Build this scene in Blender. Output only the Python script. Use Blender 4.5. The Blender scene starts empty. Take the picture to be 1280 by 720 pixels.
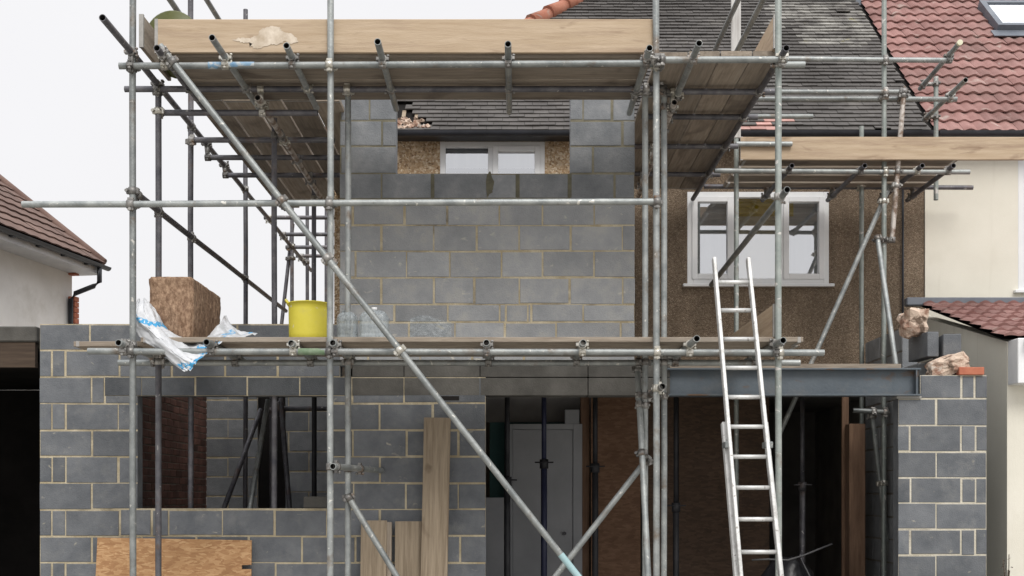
import bpy, math, random
from mathutils import Vector, Matrix, noise
random.seed(7)
R = math.radians
scene = bpy.context.scene
COL = scene.collection
F, VX, VY, EYE, CAMY = 1529.0, 637.0, 620.0, 1.55, -10.4

def P(px, py, D):
    """a point of the place: picture position and its distance from the camera -> metres"""
    return Vector(((px - VX) * D / F, D + CAMY, EYE + (VY - py) * D / F))
def XD(px, D): return (px - VX) * D / F
def ZD(py, D): return EYE + (VY - py) * D / F

# ------------------------------------------------------------------ materials
def mat(name, c1, c2=None, scale=6.0, rough=0.8, metal=0.0, bump=0.0, bscale=40.0, tone=0.0, rnd=0.0,
        stretch=(1, 1, 1), detail=6.0, lo=0.35, hi=0.65, c3=None, s3=2.0, t3=(0.55, 0.7), spec=0.4, rvar=0.0, c4=None, s4=20.0, t4=(0.62, 0.68), st4=None):
    m = bpy.data.materials.new(name); m.use_nodes = True
    nt = m.node_tree; N = nt.nodes; L = nt.links
    b = N['Principled BSDF']
    b.inputs['Metallic'].default_value = metal
    b.inputs['Roughness'].default_value = rough
    b.inputs['Specular IOR Level'].default_value = spec
    tc = N.new('ShaderNodeTexCoord'); oi = N.new('ShaderNodeObjectInfo')
    mp = N.new('ShaderNodeMapping'); mp.inputs['Scale'].default_value = stretch
    mul = N.new('ShaderNodeVectorMath'); mul.operation = 'SCALE'; mul.inputs['Scale'].default_value = 37.0
    comb = N.new('ShaderNodeCombineXYZ')
    for i in range(3): L.new(oi.outputs['Random'], comb.inputs[i])
    L.new(comb.outputs[0], mul.inputs[0])
    add = N.new('ShaderNodeVectorMath'); add.operation = 'ADD'
    L.new(tc.outputs['Object'], add.inputs[0]); L.new(mul.outputs[0], add.inputs[1])
    L.new(add.outputs[0], mp.inputs['Vector'])
    vec = mp.outputs[0]
    nz = N.new('ShaderNodeTexNoise'); nz.inputs['Scale'].default_value = scale; nz.inputs['Detail'].default_value = detail
    nz.inputs['Roughness'].default_value = 0.62
    L.new(vec, nz.inputs['Vector'])
    cr = N.new('ShaderNodeValToRGB')
    cr.color_ramp.elements[0].position = lo; cr.color_ramp.elements[1].position = hi
    cr.color_ramp.elements[0].color = (*c1, 1); cr.color_ramp.elements[1].color = (*(c2 or c1), 1)
    L.new(nz.outputs['Fac'], cr.inputs['Fac'])
    col = cr.outputs['Color']
    if c3:
        n3 = N.new('ShaderNodeTexNoise'); n3.inputs['Scale'].default_value = s3; n3.inputs['Detail'].default_value = 5
        n3.inputs['Roughness'].default_value = 0.68
        L.new(vec, n3.inputs['Vector'])
        r3 = N.new('ShaderNodeMapRange'); r3.inputs['From Min'].default_value = t3[0]; r3.inputs['From Max'].default_value = t3[1]
        L.new(n3.outputs['Fac'], r3.inputs['Value'])
        mx = N.new('ShaderNodeMix'); mx.data_type = 'RGBA'
        L.new(r3.outputs[0], mx.inputs['Factor']); L.new(col, mx.inputs['A']); mx.inputs['B'].default_value = (*c3, 1)
        col = mx.outputs['Result']
    if c4:
        n4 = N.new('ShaderNodeTexNoise'); n4.inputs['Scale'].default_value = s4; n4.inputs['Detail'].default_value = 3
        n4.inputs['Distortion'].default_value = 0.6
        if st4:
            m4 = N.new('ShaderNodeMapping'); m4.inputs['Scale'].default_value = st4; m4.inputs['Location'].default_value = (3.3, 7.1, 1.7)
            L.new(add.outputs[0], m4.inputs['Vector']); L.new(m4.outputs[0], n4.inputs['Vector'])
        else: L.new(vec, n4.inputs['Vector'])
        r4 = N.new('ShaderNodeMapRange'); r4.inputs['From Min'].default_value = t4[0]; r4.inputs['From Max'].default_value = t4[1]
        L.new(n4.outputs['Fac'], r4.inputs['Value'])
        x4 = N.new('ShaderNodeMix'); x4.data_type = 'RGBA'
        L.new(r4.outputs[0], x4.inputs['Factor']); L.new(col, x4.inputs['A']); x4.inputs['B'].default_value = (*c4, 1)
        col = x4.outputs['Result']
    if tone or rnd:
        v = None
        if tone:
            at = N.new('ShaderNodeAttribute'); at.attribute_name = 'tone'
            ma = N.new('ShaderNodeMath'); ma.operation = 'MULTIPLY_ADD'
            L.new(at.outputs['Fac'], ma.inputs[0]); ma.inputs[1].default_value = tone; ma.inputs[2].default_value = 1.0
            v = ma.outputs[0]
        if rnd:
            mr = N.new('ShaderNodeMapRange'); mr.inputs['To Min'].default_value = 1 - rnd; mr.inputs['To Max'].default_value = 1 + rnd
            L.new(oi.outputs['Random'], mr.inputs['Value'])
            if v is None: v = mr.outputs[0]
            else:
                mm = N.new('ShaderNodeMath'); mm.operation = 'MULTIPLY'
                L.new(v, mm.inputs[0]); L.new(mr.outputs[0], mm.inputs[1]); v = mm.outputs[0]
        hs = N.new('ShaderNodeHueSaturation'); L.new(v, hs.inputs['Value']); L.new(col, hs.inputs['Color'])
        col = hs.outputs['Color']
    L.new(col, b.inputs['Base Color'])
    if rvar:
        rr = N.new('ShaderNodeMapRange'); rr.inputs['To Min'].default_value = rough - rvar; rr.inputs['To Max'].default_value = rough + rvar
        L.new(nz.outputs['Fac'], rr.inputs['Value']); L.new(rr.outputs[0], b.inputs['Roughness'])
    if bump:
        nb = N.new('ShaderNodeTexNoise'); nb.inputs['Scale'].default_value = bscale; nb.inputs['Detail'].default_value = 6
        L.new(vec, nb.inputs['Vector'])
        bp = N.new('ShaderNodeBump'); bp.inputs['Strength'].default_value = bump; bp.inputs['Distance'].default_value = 0.01
        L.new(nb.outputs['Fac'], bp.inputs['Height']); L.new(bp.outputs[0], b.inputs['Normal'])
    return m

def add_voronoi(m, scale, cols, bump=0.6, dist=0.01):
    """pebbles: a stone colour per cell plus relief"""
    nt = m.node_tree; N = nt.nodes; L = nt.links; b = N['Principled BSDF']
    tc = N.new('ShaderNodeTexCoord')
    vo = N.new('ShaderNodeTexVoronoi'); vo.inputs['Scale'].default_value = scale
    L.new(tc.outputs['Object'], vo.inputs['Vector'])
    sep = N.new('ShaderNodeSeparateColor'); L.new(vo.outputs['Color'], sep.inputs[0])
    cr = N.new('ShaderNodeValToRGB'); e = cr.color_ramp.elements
    e[0].color = (*cols[0], 1); e[1].color = (*cols[-1], 1)
    for i, c in enumerate(cols[1:-1]):
        q = e.new((i + 1) / (len(cols) - 1)); q.color = (*c, 1)
    L.new(sep.outputs[0], cr.inputs['Fac'])
    old = b.inputs['Base Color'].links[0].from_socket
    mx = N.new('ShaderNodeMix'); mx.data_type = 'RGBA'; mx.blend_type = 'MULTIPLY'; mx.inputs['Factor'].default_value = 1.0
    L.new(cr.outputs['Color'], mx.inputs['A']); L.new(old, mx.inputs['B'])
    L.new(mx.outputs['Result'], b.inputs['Base Color'])
    inv = N.new('ShaderNodeMath'); inv.operation = 'SUBTRACT'; inv.inputs[0].default_value = 1.0
    L.new(vo.outputs['Distance'], inv.inputs[1])
    bp = N.new('ShaderNodeBump'); bp.inputs['Strength'].default_value = bump; bp.inputs['Distance'].default_value = dist
    L.new(inv.outputs[0], bp.inputs['Height']); L.new(bp.outputs[0], b.inputs['Normal'])
    return m

def mat_osb(name, ca, cb, cc):
    m = mat(name, (1, 1, 1), (0.82, 0.80, 0.76), scale=2.5, rough=0.78, bump=0.3, bscale=60)
    nt = m.node_tree; N = nt.nodes; L = nt.links; b = N['Principled BSDF']
    tc = N.new('ShaderNodeTexCoord'); prev = None
    for k, (ang, st, sc) in enumerate(((0.3, 3.0, 13), (1.35, 2.6, 15), (-0.8, 3.0, 16), (0.9, 2.8, 14), (-0.2, 3.2, 17))):
        mp = N.new('ShaderNodeMapping'); mp.inputs['Rotation'].default_value = (0, ang, 0); mp.inputs['Scale'].default_value = (1, 1, st); mp.inputs['Location'].default_value = (k * 3.1, 0, k * 1.7)
        L.new(tc.outputs['Object'], mp.inputs['Vector'])
        vo = N.new('ShaderNodeTexVoronoi'); vo.inputs['Scale'].default_value = sc; vo.inputs['Randomness'].default_value = 1.0; L.new(mp.outputs[0], vo.inputs['Vector'])
        sep = N.new('ShaderNodeSeparateColor'); L.new(vo.outputs['Color'], sep.inputs[0])
        cr = N.new('ShaderNodeValToRGB'); e = cr.color_ramp.elements
        e[0].color = (*ca, 1); e[1].color = (*cc, 1); q = e.new(0.5); q.color = (*cb, 1)
        L.new(sep.outputs[0], cr.inputs['Fac'])
        if prev is None: prev = cr.outputs['Color']
        else:
            gt = N.new('ShaderNodeMath'); gt.operation = 'GREATER_THAN'; gt.inputs[1].default_value = 0.52; L.new(sep.outputs[1], gt.inputs[0])
            mx = N.new('ShaderNodeMix'); mx.data_type = 'RGBA'; L.new(gt.outputs[0], mx.inputs['Factor']); L.new(prev, mx.inputs['A']); L.new(cr.outputs['Color'], mx.inputs['B'])
            prev = mx.outputs['Result']
    old = b.inputs['Base Color'].links[0].from_socket
    mx = N.new('ShaderNodeMix'); mx.data_type = 'RGBA'; mx.blend_type = 'MULTIPLY'; mx.inputs['Factor'].default_value = 1.0
    L.new(prev, mx.inputs['A']); L.new(old, mx.inputs['B']); L.new(mx.outputs['Result'], b.inputs['Base Color'])
    return m

def mat_glass(name, tint, refl=0.35, rough=0.02):
    m = bpy.data.materials.new(name); m.use_nodes = True
    N = m.node_tree.nodes; L = m.node_tree.links
    N.remove(N['Principled BSDF'])
    out = N['Material Output']
    g = N.new('ShaderNodeBsdfGlossy'); g.inputs['Roughness'].default_value = rough; g.inputs['Color'].default_value = (0.95, 0.97, 1, 1)
    t = N.new('ShaderNodeBsdfTransparent'); t.inputs['Color'].default_value = (*tint, 1)
    mx = N.new('ShaderNodeMixShader'); mx.inputs[0].default_value = refl
    fr = N.new('ShaderNodeFresnel'); fr.inputs['IOR'].default_value = 1.5
    ad = N.new('ShaderNodeMath'); ad.operation = 'ADD'; ad.inputs[1].default_value = refl; ad.use_clamp = True
    L.new(fr.outputs[0], ad.inputs[0]); L.new(ad.outputs[0], mx.inputs[0])
    L.new(t.outputs[0], mx.inputs[1]); L.new(g.outputs[0], mx.inputs[2]); L.new(mx.outputs[0], out.inputs['Surface'])
    return m

M = {}
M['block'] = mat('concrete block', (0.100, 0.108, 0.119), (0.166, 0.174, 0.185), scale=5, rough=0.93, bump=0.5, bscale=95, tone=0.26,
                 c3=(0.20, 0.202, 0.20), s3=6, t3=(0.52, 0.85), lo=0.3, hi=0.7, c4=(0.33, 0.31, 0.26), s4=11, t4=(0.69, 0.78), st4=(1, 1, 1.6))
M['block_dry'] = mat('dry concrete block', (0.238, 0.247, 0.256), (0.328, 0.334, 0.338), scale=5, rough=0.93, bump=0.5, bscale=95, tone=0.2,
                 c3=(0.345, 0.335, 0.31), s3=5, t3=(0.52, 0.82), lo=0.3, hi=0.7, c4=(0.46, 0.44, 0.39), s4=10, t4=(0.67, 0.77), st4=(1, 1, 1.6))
M['block_new'] = mat('newly laid block', (0.142, 0.151, 0.161), (0.215, 0.223, 0.232), scale=5, rough=0.9, bump=0.5, bscale=95, tone=0.22, c3=(0.25, 0.25, 0.245), s3=5, t3=(0.55, 0.85))
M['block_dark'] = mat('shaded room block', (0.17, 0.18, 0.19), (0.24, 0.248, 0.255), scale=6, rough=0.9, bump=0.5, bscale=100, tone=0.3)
M['block_lintel'] = mat('shade-darkened lintel block', (0.062, 0.067, 0.074), (0.10, 0.106, 0.112), scale=5, rough=0.9, bump=0.6, bscale=95, tone=0.3)  # shade under the deck is put into this lintel course's colour
M['mortar'] = mat('sandy mortar', (0.35, 0.29, 0.185), (0.52, 0.455, 0.33), scale=6, rough=0.97, bump=0.9, bscale=70, c3=(0.17, 0.15, 0.115), s3=2.4, t3=(0.54, 0.72))
M['mortar_pale'] = mat('pale mortar', (0.46, 0.42, 0.33), (0.60, 0.56, 0.47), scale=6, rough=0.97, bump=0.9, bscale=70, c3=(0.28, 0.25, 0.20), s3=3, t3=(0.56, 0.74))
M['mortar_new'] = mat('fresh mortar', (0.13, 0.12, 0.085), (0.22, 0.20, 0.145), scale=6, rough=0.9, bump=0.6, bscale=70)
M['mortar_wet'] = mat('wet mortar', (0.075, 0.07, 0.045), (0.12, 0.11, 0.07), scale=18, rough=0.6)
M['tube'] = mat('galvanised tube', (0.20, 0.215, 0.215), (0.345, 0.36, 0.35), scale=7, rough=0.5, metal=0.5, bump=0.25, bscale=60, rnd=0.2,
                c3=(0.17, 0.135, 0.105), s3=4.5, t3=(0.57, 0.74), rvar=0.14, c4=(0.55, 0.54, 0.50), s4=26, t4=(0.66, 0.71))
M['tube_dark'] = mat('dull and silhouetted tube', (0.085, 0.085, 0.098), (0.17, 0.165, 0.175), scale=9, rough=0.55, metal=0.45, rnd=0.15, bump=0.2, bscale=60,
                     c3=(0.14, 0.095, 0.075), s3=5.5, t3=(0.56, 0.74), c4=(0.40, 0.39, 0.37), s4=26, t4=(0.68, 0.72))
M['tube_rust'] = mat('rusty tube', (0.19, 0.135, 0.10), (0.52, 0.48, 0.44), scale=11, rough=0.55, metal=0.35, lo=0.42, hi=0.56)
M['tube_green'] = mat('greenish tube', (0.235, 0.265, 0.248), (0.35, 0.375, 0.352), scale=7, rough=0.5, metal=0.4, rnd=0.1, bump=0.2, bscale=60,
                      c3=(0.24, 0.21, 0.18), s3=5, t3=(0.57, 0.72), c4=(0.58, 0.56, 0.53), s4=15, t4=(0.62, 0.67))
M['tube_inner'] = mat('tube bore', (0.03, 0.028, 0.026), rough=0.9)
M['coupler'] = mat('forged coupler', (0.16, 0.155, 0.15), (0.36, 0.35, 0.33), scale=16, rough=0.5, metal=0.7, rnd=0.35, c3=(0.20, 0.12, 0.07), s3=9, t3=(0.55, 0.7))
M['coupler_bright'] = mat('zinc coupler', (0.42, 0.40, 0.34), (0.62, 0.6, 0.55), scale=16, rough=0.35, metal=0.8)
M['board'] = mat('weathered scaffold board', (0.205, 0.168, 0.132), (0.32, 0.27, 0.215), scale=5, rough=0.88, bump=0.5, bscale=30, stretch=(0.6, 9, 9), rnd=0.26,
                 c3=(0.29, 0.255, 0.215), s3=1.2, t3=(0.5, 0.75), c4=(0.15, 0.12, 0.095), s4=2.2, t4=(0.55, 0.72), st4=(1, 1.6, 1.6))
M['board_pale'] = mat('fresh timber board', (0.37, 0.275, 0.18), (0.50, 0.395, 0.285), scale=3, rough=0.82, bump=0.3, bscale=25, stretch=(0.8, 11, 11), rnd=0.06, lo=0.25, hi=0.75,
                      c3=(0.30, 0.215, 0.15), s3=1.4, t3=(0.50, 0.74), c4=(0.24, 0.165, 0.11), s4=4.5, t4=(0.60, 0.78), st4=(0.7, 3, 3))
M['white_post'] = mat('whitewashed timber', (0.40, 0.385, 0.37), (0.58, 0.57, 0.55), scale=4, rough=0.85, stretch=(0.6, 7, 7))
M['board_warm'] = mat('leaning plank timber', (0.19, 0.148, 0.102), (0.30, 0.242, 0.175), scale=3.5, rough=0.85, bump=0.4, bscale=25, stretch=(0.5, 9, 9), rnd=0.2,
                      c3=(0.125, 0.09, 0.06), s3=1.8, t3=(0.55, 0.75), c4=(0.13, 0.092, 0.062), s4=3, t4=(0.62, 0.76), st4=(1, 1.6, 1.6))
M['paper'] = mat('torn pale patch', (0.42, 0.34, 0.25), (0.66, 0.58, 0.48), scale=9, rough=0.9)
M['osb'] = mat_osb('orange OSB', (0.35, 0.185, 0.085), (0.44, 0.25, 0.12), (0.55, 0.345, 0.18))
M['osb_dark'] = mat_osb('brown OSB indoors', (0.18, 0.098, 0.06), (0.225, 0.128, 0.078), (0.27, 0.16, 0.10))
M['osb_deep'] = mat_osb('deep brown board indoors', (0.085, 0.055, 0.038), (0.11, 0.07, 0.047), (0.14, 0.09, 0.06))  # a darker brown for the two boards on the right
M['rsj'] = mat('blue grey steel paint', (0.075, 0.093, 0.110), (0.098, 0.118, 0.136), scale=5, rough=0.5, metal=0.1, c3=(0.14, 0.142, 0.14), s3=3, t3=(0.52, 0.76), c4=(0.115, 0.075, 0.05), s4=7, t4=(0.62, 0.72), st4=(0.6, 1, 1.4), bump=0.2, bscale=40)
M['lintel'] = mat('stained shade-darkened concrete', (0.058, 0.055, 0.049), (0.105, 0.10, 0.09), scale=3.5, rough=0.9, bump=0.4, bscale=70, tone=0.3, c3=(0.045, 0.044, 0.042), s3=2.3, t3=(0.55, 0.75))  # stains plus the shade below the deck, both in the base colour
M['pebble'] = add_voronoi(mat('pebbledash', (0.62, 0.595, 0.56), (0.96, 0.93, 0.89), scale=1.6, rough=0.95, stretch=(2.2, 2.2, 0.6)), 100,
                          [(0.15, 0.112, 0.082), (0.27, 0.207, 0.15), (0.21, 0.158, 0.113), (0.40, 0.325, 0.245), (0.215, 0.163, 0.119)], bump=0.9, dist=0.012)
M['pebble_pale'] = add_voronoi(mat('pale shade-lifted pebbledash', (0.75, 0.72, 0.68), (1.0, 0.98, 0.95), scale=2.5, rough=0.95), 55,
                          [(0.26, 0.17, 0.10), (0.62, 0.47, 0.31), (0.42, 0.28, 0.16), (0.82, 0.71, 0.56), (0.50, 0.35, 0.21)], bump=0.9, dist=0.012)  # stone colours lifted to brighten the shaded wall behind the opening
M['tile_grey'] = mat('grey brown tile', (0.076, 0.070, 0.066), (0.112, 0.104, 0.098), scale=4, rough=0.92, bump=0.3, bscale=60, tone=0.2,
                     c3=(0.145, 0.135, 0.12), s3=1.1, t3=(0.54, 0.8), c4=(0.055, 0.05, 0.046), s4=0.8, t4=(0.48, 0.72))
M['tile_pink'] = mat('pink clay tile', (0.36, 0.19, 0.16), (0.46, 0.28, 0.25), scale=6, rough=0.9, tone=0.3)
M['tile_red'] = mat('red clay tile', (0.20, 0.098, 0.086), (0.30, 0.165, 0.148), scale=3.5, rough=0.85, bump=0.2, bscale=60, tone=0.3,
                    c3=(0.185, 0.115, 0.10), s3=0.9, t3=(0.5, 0.78), c4=(0.33, 0.25, 0.22), s4=6, t4=(0.62, 0.74))
M['tile_terra'] = mat('terracotta hip tile', (0.29, 0.105, 0.065), (0.40, 0.175, 0.115), scale=6, rough=0.9, tone=0.2, c4=(0.30, 0.24, 0.2), s4=8, t4=(0.6, 0.72))
M['tile_brown'] = mat('brown interlocking tile', (0.115, 0.068, 0.055), (0.165, 0.105, 0.085), scale=3, rough=0.85, tone=0.35)
M['lichen'] = mat('lichen on tiles', (0.105, 0.098, 0.092), (0.30, 0.29, 0.265), scale=3.5, rough=0.95, tone=0.25, lo=0.42, hi=0.66, c3=(0.24, 0.22, 0.11), s3=3.0, t3=(0.62, 0.7))
M['white_paint'] = mat('white pvc', (0.74, 0.75, 0.76), (0.80, 0.80, 0.80), scale=3, rough=0.35)
M['grey_pvc'] = mat('dull white board', (0.50, 0.51, 0.53), (0.60, 0.60, 0.61), scale=3, rough=0.5)
M['cream'] = mat('cream render', (0.68, 0.65, 0.56), (0.74, 0.71, 0.62), scale=1.3, rough=0.9, bump=0.25, bscale=150, c3=(0.63, 0.595, 0.50), s3=0.7, t3=(0.5, 0.75),
                 c4=(0.57, 0.535, 0.445), s4=1.6, t4=(0.55, 0.8), st4=(3.5, 3.5, 0.35))
M['white_render'] = mat('white render', (0.70, 0.695, 0.68), (0.80, 0.795, 0.78), scale=1.5, rough=0.9, bump=0.2, bscale=120, c3=(0.60, 0.585, 0.55), s3=1.1, t3=(0.56, 0.78))
M['brick'] = mat('old red brick', (0.10, 0.052, 0.042), (0.18, 0.085, 0.065), scale=6, rough=0.92, bump=0.3, bscale=80, tone=0.55)
M['brick_mortar'] = mat('dirty brick mortar', (0.13, 0.115, 0.10), (0.2, 0.18, 0.16), scale=10, rough=0.95)
M['brick_red'] = mat('bright red brick', (0.36, 0.11, 0.065), (0.46, 0.17, 0.10), scale=10, rough=0.9)
M['lead'] = mat('lead flashing', (0.12, 0.135, 0.16), (0.17, 0.185, 0.21), scale=4, rough=0.55, metal=0.2)
M['black_pvc'] = mat('black gutter plastic', (0.018, 0.02, 0.025), (0.03, 0.032, 0.04), scale=5, rough=0.4)
M['void'] = mat('near-black shade and underlay', (0.014, 0.0135, 0.013), (0.024, 0.022, 0.021), scale=2, rough=1.0, spec=0.02)  # near-black colour stands in for the dark of deep interiors
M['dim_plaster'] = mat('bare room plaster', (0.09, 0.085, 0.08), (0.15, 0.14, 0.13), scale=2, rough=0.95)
M['alu'] = mat('ladder aluminium', (0.50, 0.50, 0.49), (0.66, 0.66, 0.645), scale=10, rough=0.5, metal=0.35, c3=(0.33, 0.32, 0.305), s3=7, t3=(0.54, 0.72), bump=0.15, bscale=50, c4=(0.28, 0.26, 0.24), s4=24, t4=(0.64, 0.7))
M['yellow'] = mat('yellow bucket plastic', (0.56, 0.49, 0.045), (0.66, 0.575, 0.07), scale=4, rough=0.5, c3=(0.48, 0.42, 0.10), s3=4, t3=(0.55, 0.75), c4=(0.60, 0.57, 0.42), s4=17, t4=(0.67, 0.72))
M['green'] = mat('green tub plastic', (0.06, 0.068, 0.010), (0.085, 0.09, 0.016), scale=4, rough=0.45)
M['wool'] = mat('brown mineral wool', (0.165, 0.098, 0.060), (0.40, 0.27, 0.18), scale=24, rough=1.0, bump=1.0, bscale=60, stretch=(1.5, 1.5, 0.8), lo=0.36, hi=0.66, c3=(0.17, 0.10, 0.065), s3=9, t3=(0.55, 0.68))
M['rubble'] = mat('broken brick and plaster', (0.27, 0.155, 0.11), (0.56, 0.44, 0.35), scale=9, rough=0.97, bump=1.0, bscale=50, lo=0.40, hi=0.55, c3=(0.62, 0.58, 0.52), s3=5, t3=(0.58, 0.66), c4=(0.13, 0.09, 0.065), s4=8, t4=(0.58, 0.66))
M['ground'] = mat('pale bounce hardstanding', (0.30, 0.285, 0.255), (0.42, 0.40, 0.365), scale=3, rough=0.95, bump=0.8, bscale=18)  # out-of-frame ground coloured pale to bounce light up under the decks
M['concrete'] = mat('concrete slab', (0.22, 0.215, 0.2), (0.32, 0.31, 0.29), scale=2.5, rough=0.9, bump=0.2, bscale=60)
M['teal'] = mat('teal wall paint', (0.03, 0.08, 0.08), (0.05, 0.105, 0.10), scale=2, rough=0.8)
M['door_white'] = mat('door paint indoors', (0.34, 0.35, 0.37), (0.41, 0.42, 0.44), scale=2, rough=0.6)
M['timber_dark'] = mat('old timber post', (0.15, 0.088, 0.058), (0.25, 0.155, 0.10), scale=5, rough=0.9, stretch=(6, 6, 0.6), c3=(0.12, 0.08, 0.055), s3=1.6, t3=(0.55, 0.7))
M['beam_brown'] = mat('dark brown beam', (0.045, 0.03, 0.02), (0.08, 0.055, 0.038), scale=4, rough=0.85, stretch=(0.5, 7, 7))  # plain dark brown for the garage beam
M['band_blue'] = mat('blue tube paint', (0.10, 0.22, 0.36), (0.26, 0.36, 0.44), scale=16, rough=0.5, c4=(0.4, 0.42, 0.42), s4=18, t4=(0.48, 0.56))
M['band_cyan'] = mat('pale cyan tube paint', (0.26, 0.42, 0.44), (0.36, 0.50, 0.52), scale=12, rough=0.5)
M['band_green'] = mat('mossy green film', (0.10, 0.17, 0.09), (0.22, 0.27, 0.19), scale=14, rough=0.8)
M['prop_blue'] = mat('blue prop paint', (0.018, 0.022, 0.055), (0.03, 0.034, 0.07), scale=7, rough=0.5)
M['prop_dark'] = mat('dark prop steel', (0.012, 0.013, 0.016), (0.03, 0.03, 0.034), scale=7, rough=0.6)
M['door_brown'] = mat('brown door', (0.085, 0.05, 0.04), (0.12, 0.075, 0.06), scale=3, rough=0.5)
M['curtain'] = mat('pale net curtain', (0.70, 0.71, 0.72), (0.82, 0.82, 0.82), scale=2.2, rough=0.9, stretch=(5, 1, 0.3))
M['yellow_film'] = mat('yellow pane film', (0.74, 0.56, 0.04), (0.80, 0.62, 0.06), scale=3, rough=0.7)
M['cream_blind'] = mat('cream blind', (0.78, 0.70, 0.52), (0.84, 0.77, 0.60), scale=2, rough=0.8)
M['dark_rail'] = mat('dark window rail', (0.05, 0.055, 0.065), (0.07, 0.075, 0.085), scale=5, rough=0.5)
M['glass'] = mat_glass('window glass', (0.95, 0.97, 0.98), 0.52)
M['glass_sky'] = mat_glass('skylight glass', (0.6, 0.66, 0.7), 0.55)
M['tag'] = mat('pale tag card', (0.62, 0.60, 0.42), (0.70, 0.68, 0.52), scale=20, rough=0.6)
M['tag_green'] = mat('green tag print', (0.10, 0.22, 0.12), rough=0.6)
M['bark'] = mat('bark', (0.06, 0.045, 0.035), (0.1, 0.08, 0.06), scale=8, rough=0.95)
M['leaf'] = mat('autumn leaves', (0.11, 0.095, 0.055), (0.17, 0.145, 0.09), scale=3, rough=0.9, tone=0.4)
M['cable'] = mat('grey cable', (0.06, 0.06, 0.065), (0.1, 0.1, 0.1), scale=5, rough=0.6)
M['sack'] = mat('black rubble sack', (0.012, 0.012, 0.014), (0.022, 0.022, 0.025), scale=5, rough=0.35, bump=0.6, bscale=14)
M['hoop'] = mat('board end hoop', (0.30, 0.29, 0.27), (0.42, 0.40, 0.38), scale=12, rough=0.5, metal=0.6)

def mat_plastic_clear(name, f0=0.15, f1=0.42):
    m = bpy.data.materials.new(name); m.use_nodes = True
    N = m.node_tree.nodes; L = m.node_tree.links
    b = N['Principled BSDF']; b.inputs['Base Color'].default_value = (0.50, 0.545, 0.57, 1); b.inputs['Roughness'].default_value = 0.3
    t = N.new('ShaderNodeBsdfTransparent'); t.inputs['Color'].default_value = (0.86, 0.89, 0.9, 1)
    mx = N.new('ShaderNodeMixShader')
    nz = N.new('ShaderNodeTexNoise'); nz.inputs['Scale'].default_value = 9
    mr = N.new('ShaderNodeMapRange'); mr.inputs['From Min'].default_value = 0.35; mr.inputs['From Max'].default_value = 0.7
    mr.inputs['To Min'].default_value = f0; mr.inputs['To Max'].default_value = f1
    L.new(nz.outputs['Fac'], mr.inputs['Value']); L.new(mr.outputs[0], mx.inputs[0])
    L.new(t.outputs[0], mx.inputs[1]); L.new(b.outputs[0], mx.inputs[2]); L.new(mx.outputs[0], N['Material Output'].inputs['Surface'])
    return m
M['clear'] = mat_plastic_clear('clear plastic', 0.30, 0.62); M['clear_thin'] = mat_plastic_clear('thin clear sheet', 0.05, 0.24)

def mat_bag():
    m = mat('insulation wrapper', (0.46, 0.475, 0.49), (0.62, 0.63, 0.65), scale=6, rough=0.28, bump=0.35, bscale=9)
    nt = m.node_tree; N = nt.nodes; L = nt.links; b = N['Principled BSDF']
    at = N.new('ShaderNodeAttribute'); at.attribute_name = 'band'
    nz = N.new('ShaderNodeTexNoise'); nz.inputs['Scale'].default_value = 34; nz.inputs['Detail'].default_value = 2
    tc = N.new('ShaderNodeTexCoord'); L.new(tc.outputs['Object'], nz.inputs['Vector'])
    gt = N.new('ShaderNodeMath'); gt.operation = 'GREATER_THAN'; gt.inputs[1].default_value = 0.45; L.new(nz.outputs['Fac'], gt.inputs[0])
    ml = N.new('ShaderNodeMath'); ml.operation = 'MULTIPLY'; L.new(gt.outputs[0], ml.inputs[0]); L.new(at.outputs['Fac'], ml.inputs[1])
    old = b.inputs['Base Color'].links[0].from_socket
    mx = N.new('ShaderNodeMix'); mx.data_type = 'RGBA'; L.new(ml.outputs[0], mx.inputs['Factor'])
    L.new(old, mx.inputs['A']); mx.inputs['B'].default_value = (0.05, 0.30, 0.55, 1); L.new(mx.outputs['Result'], b.inputs['Base Color'])
    return m
M['bag'] = mat_bag()

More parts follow.
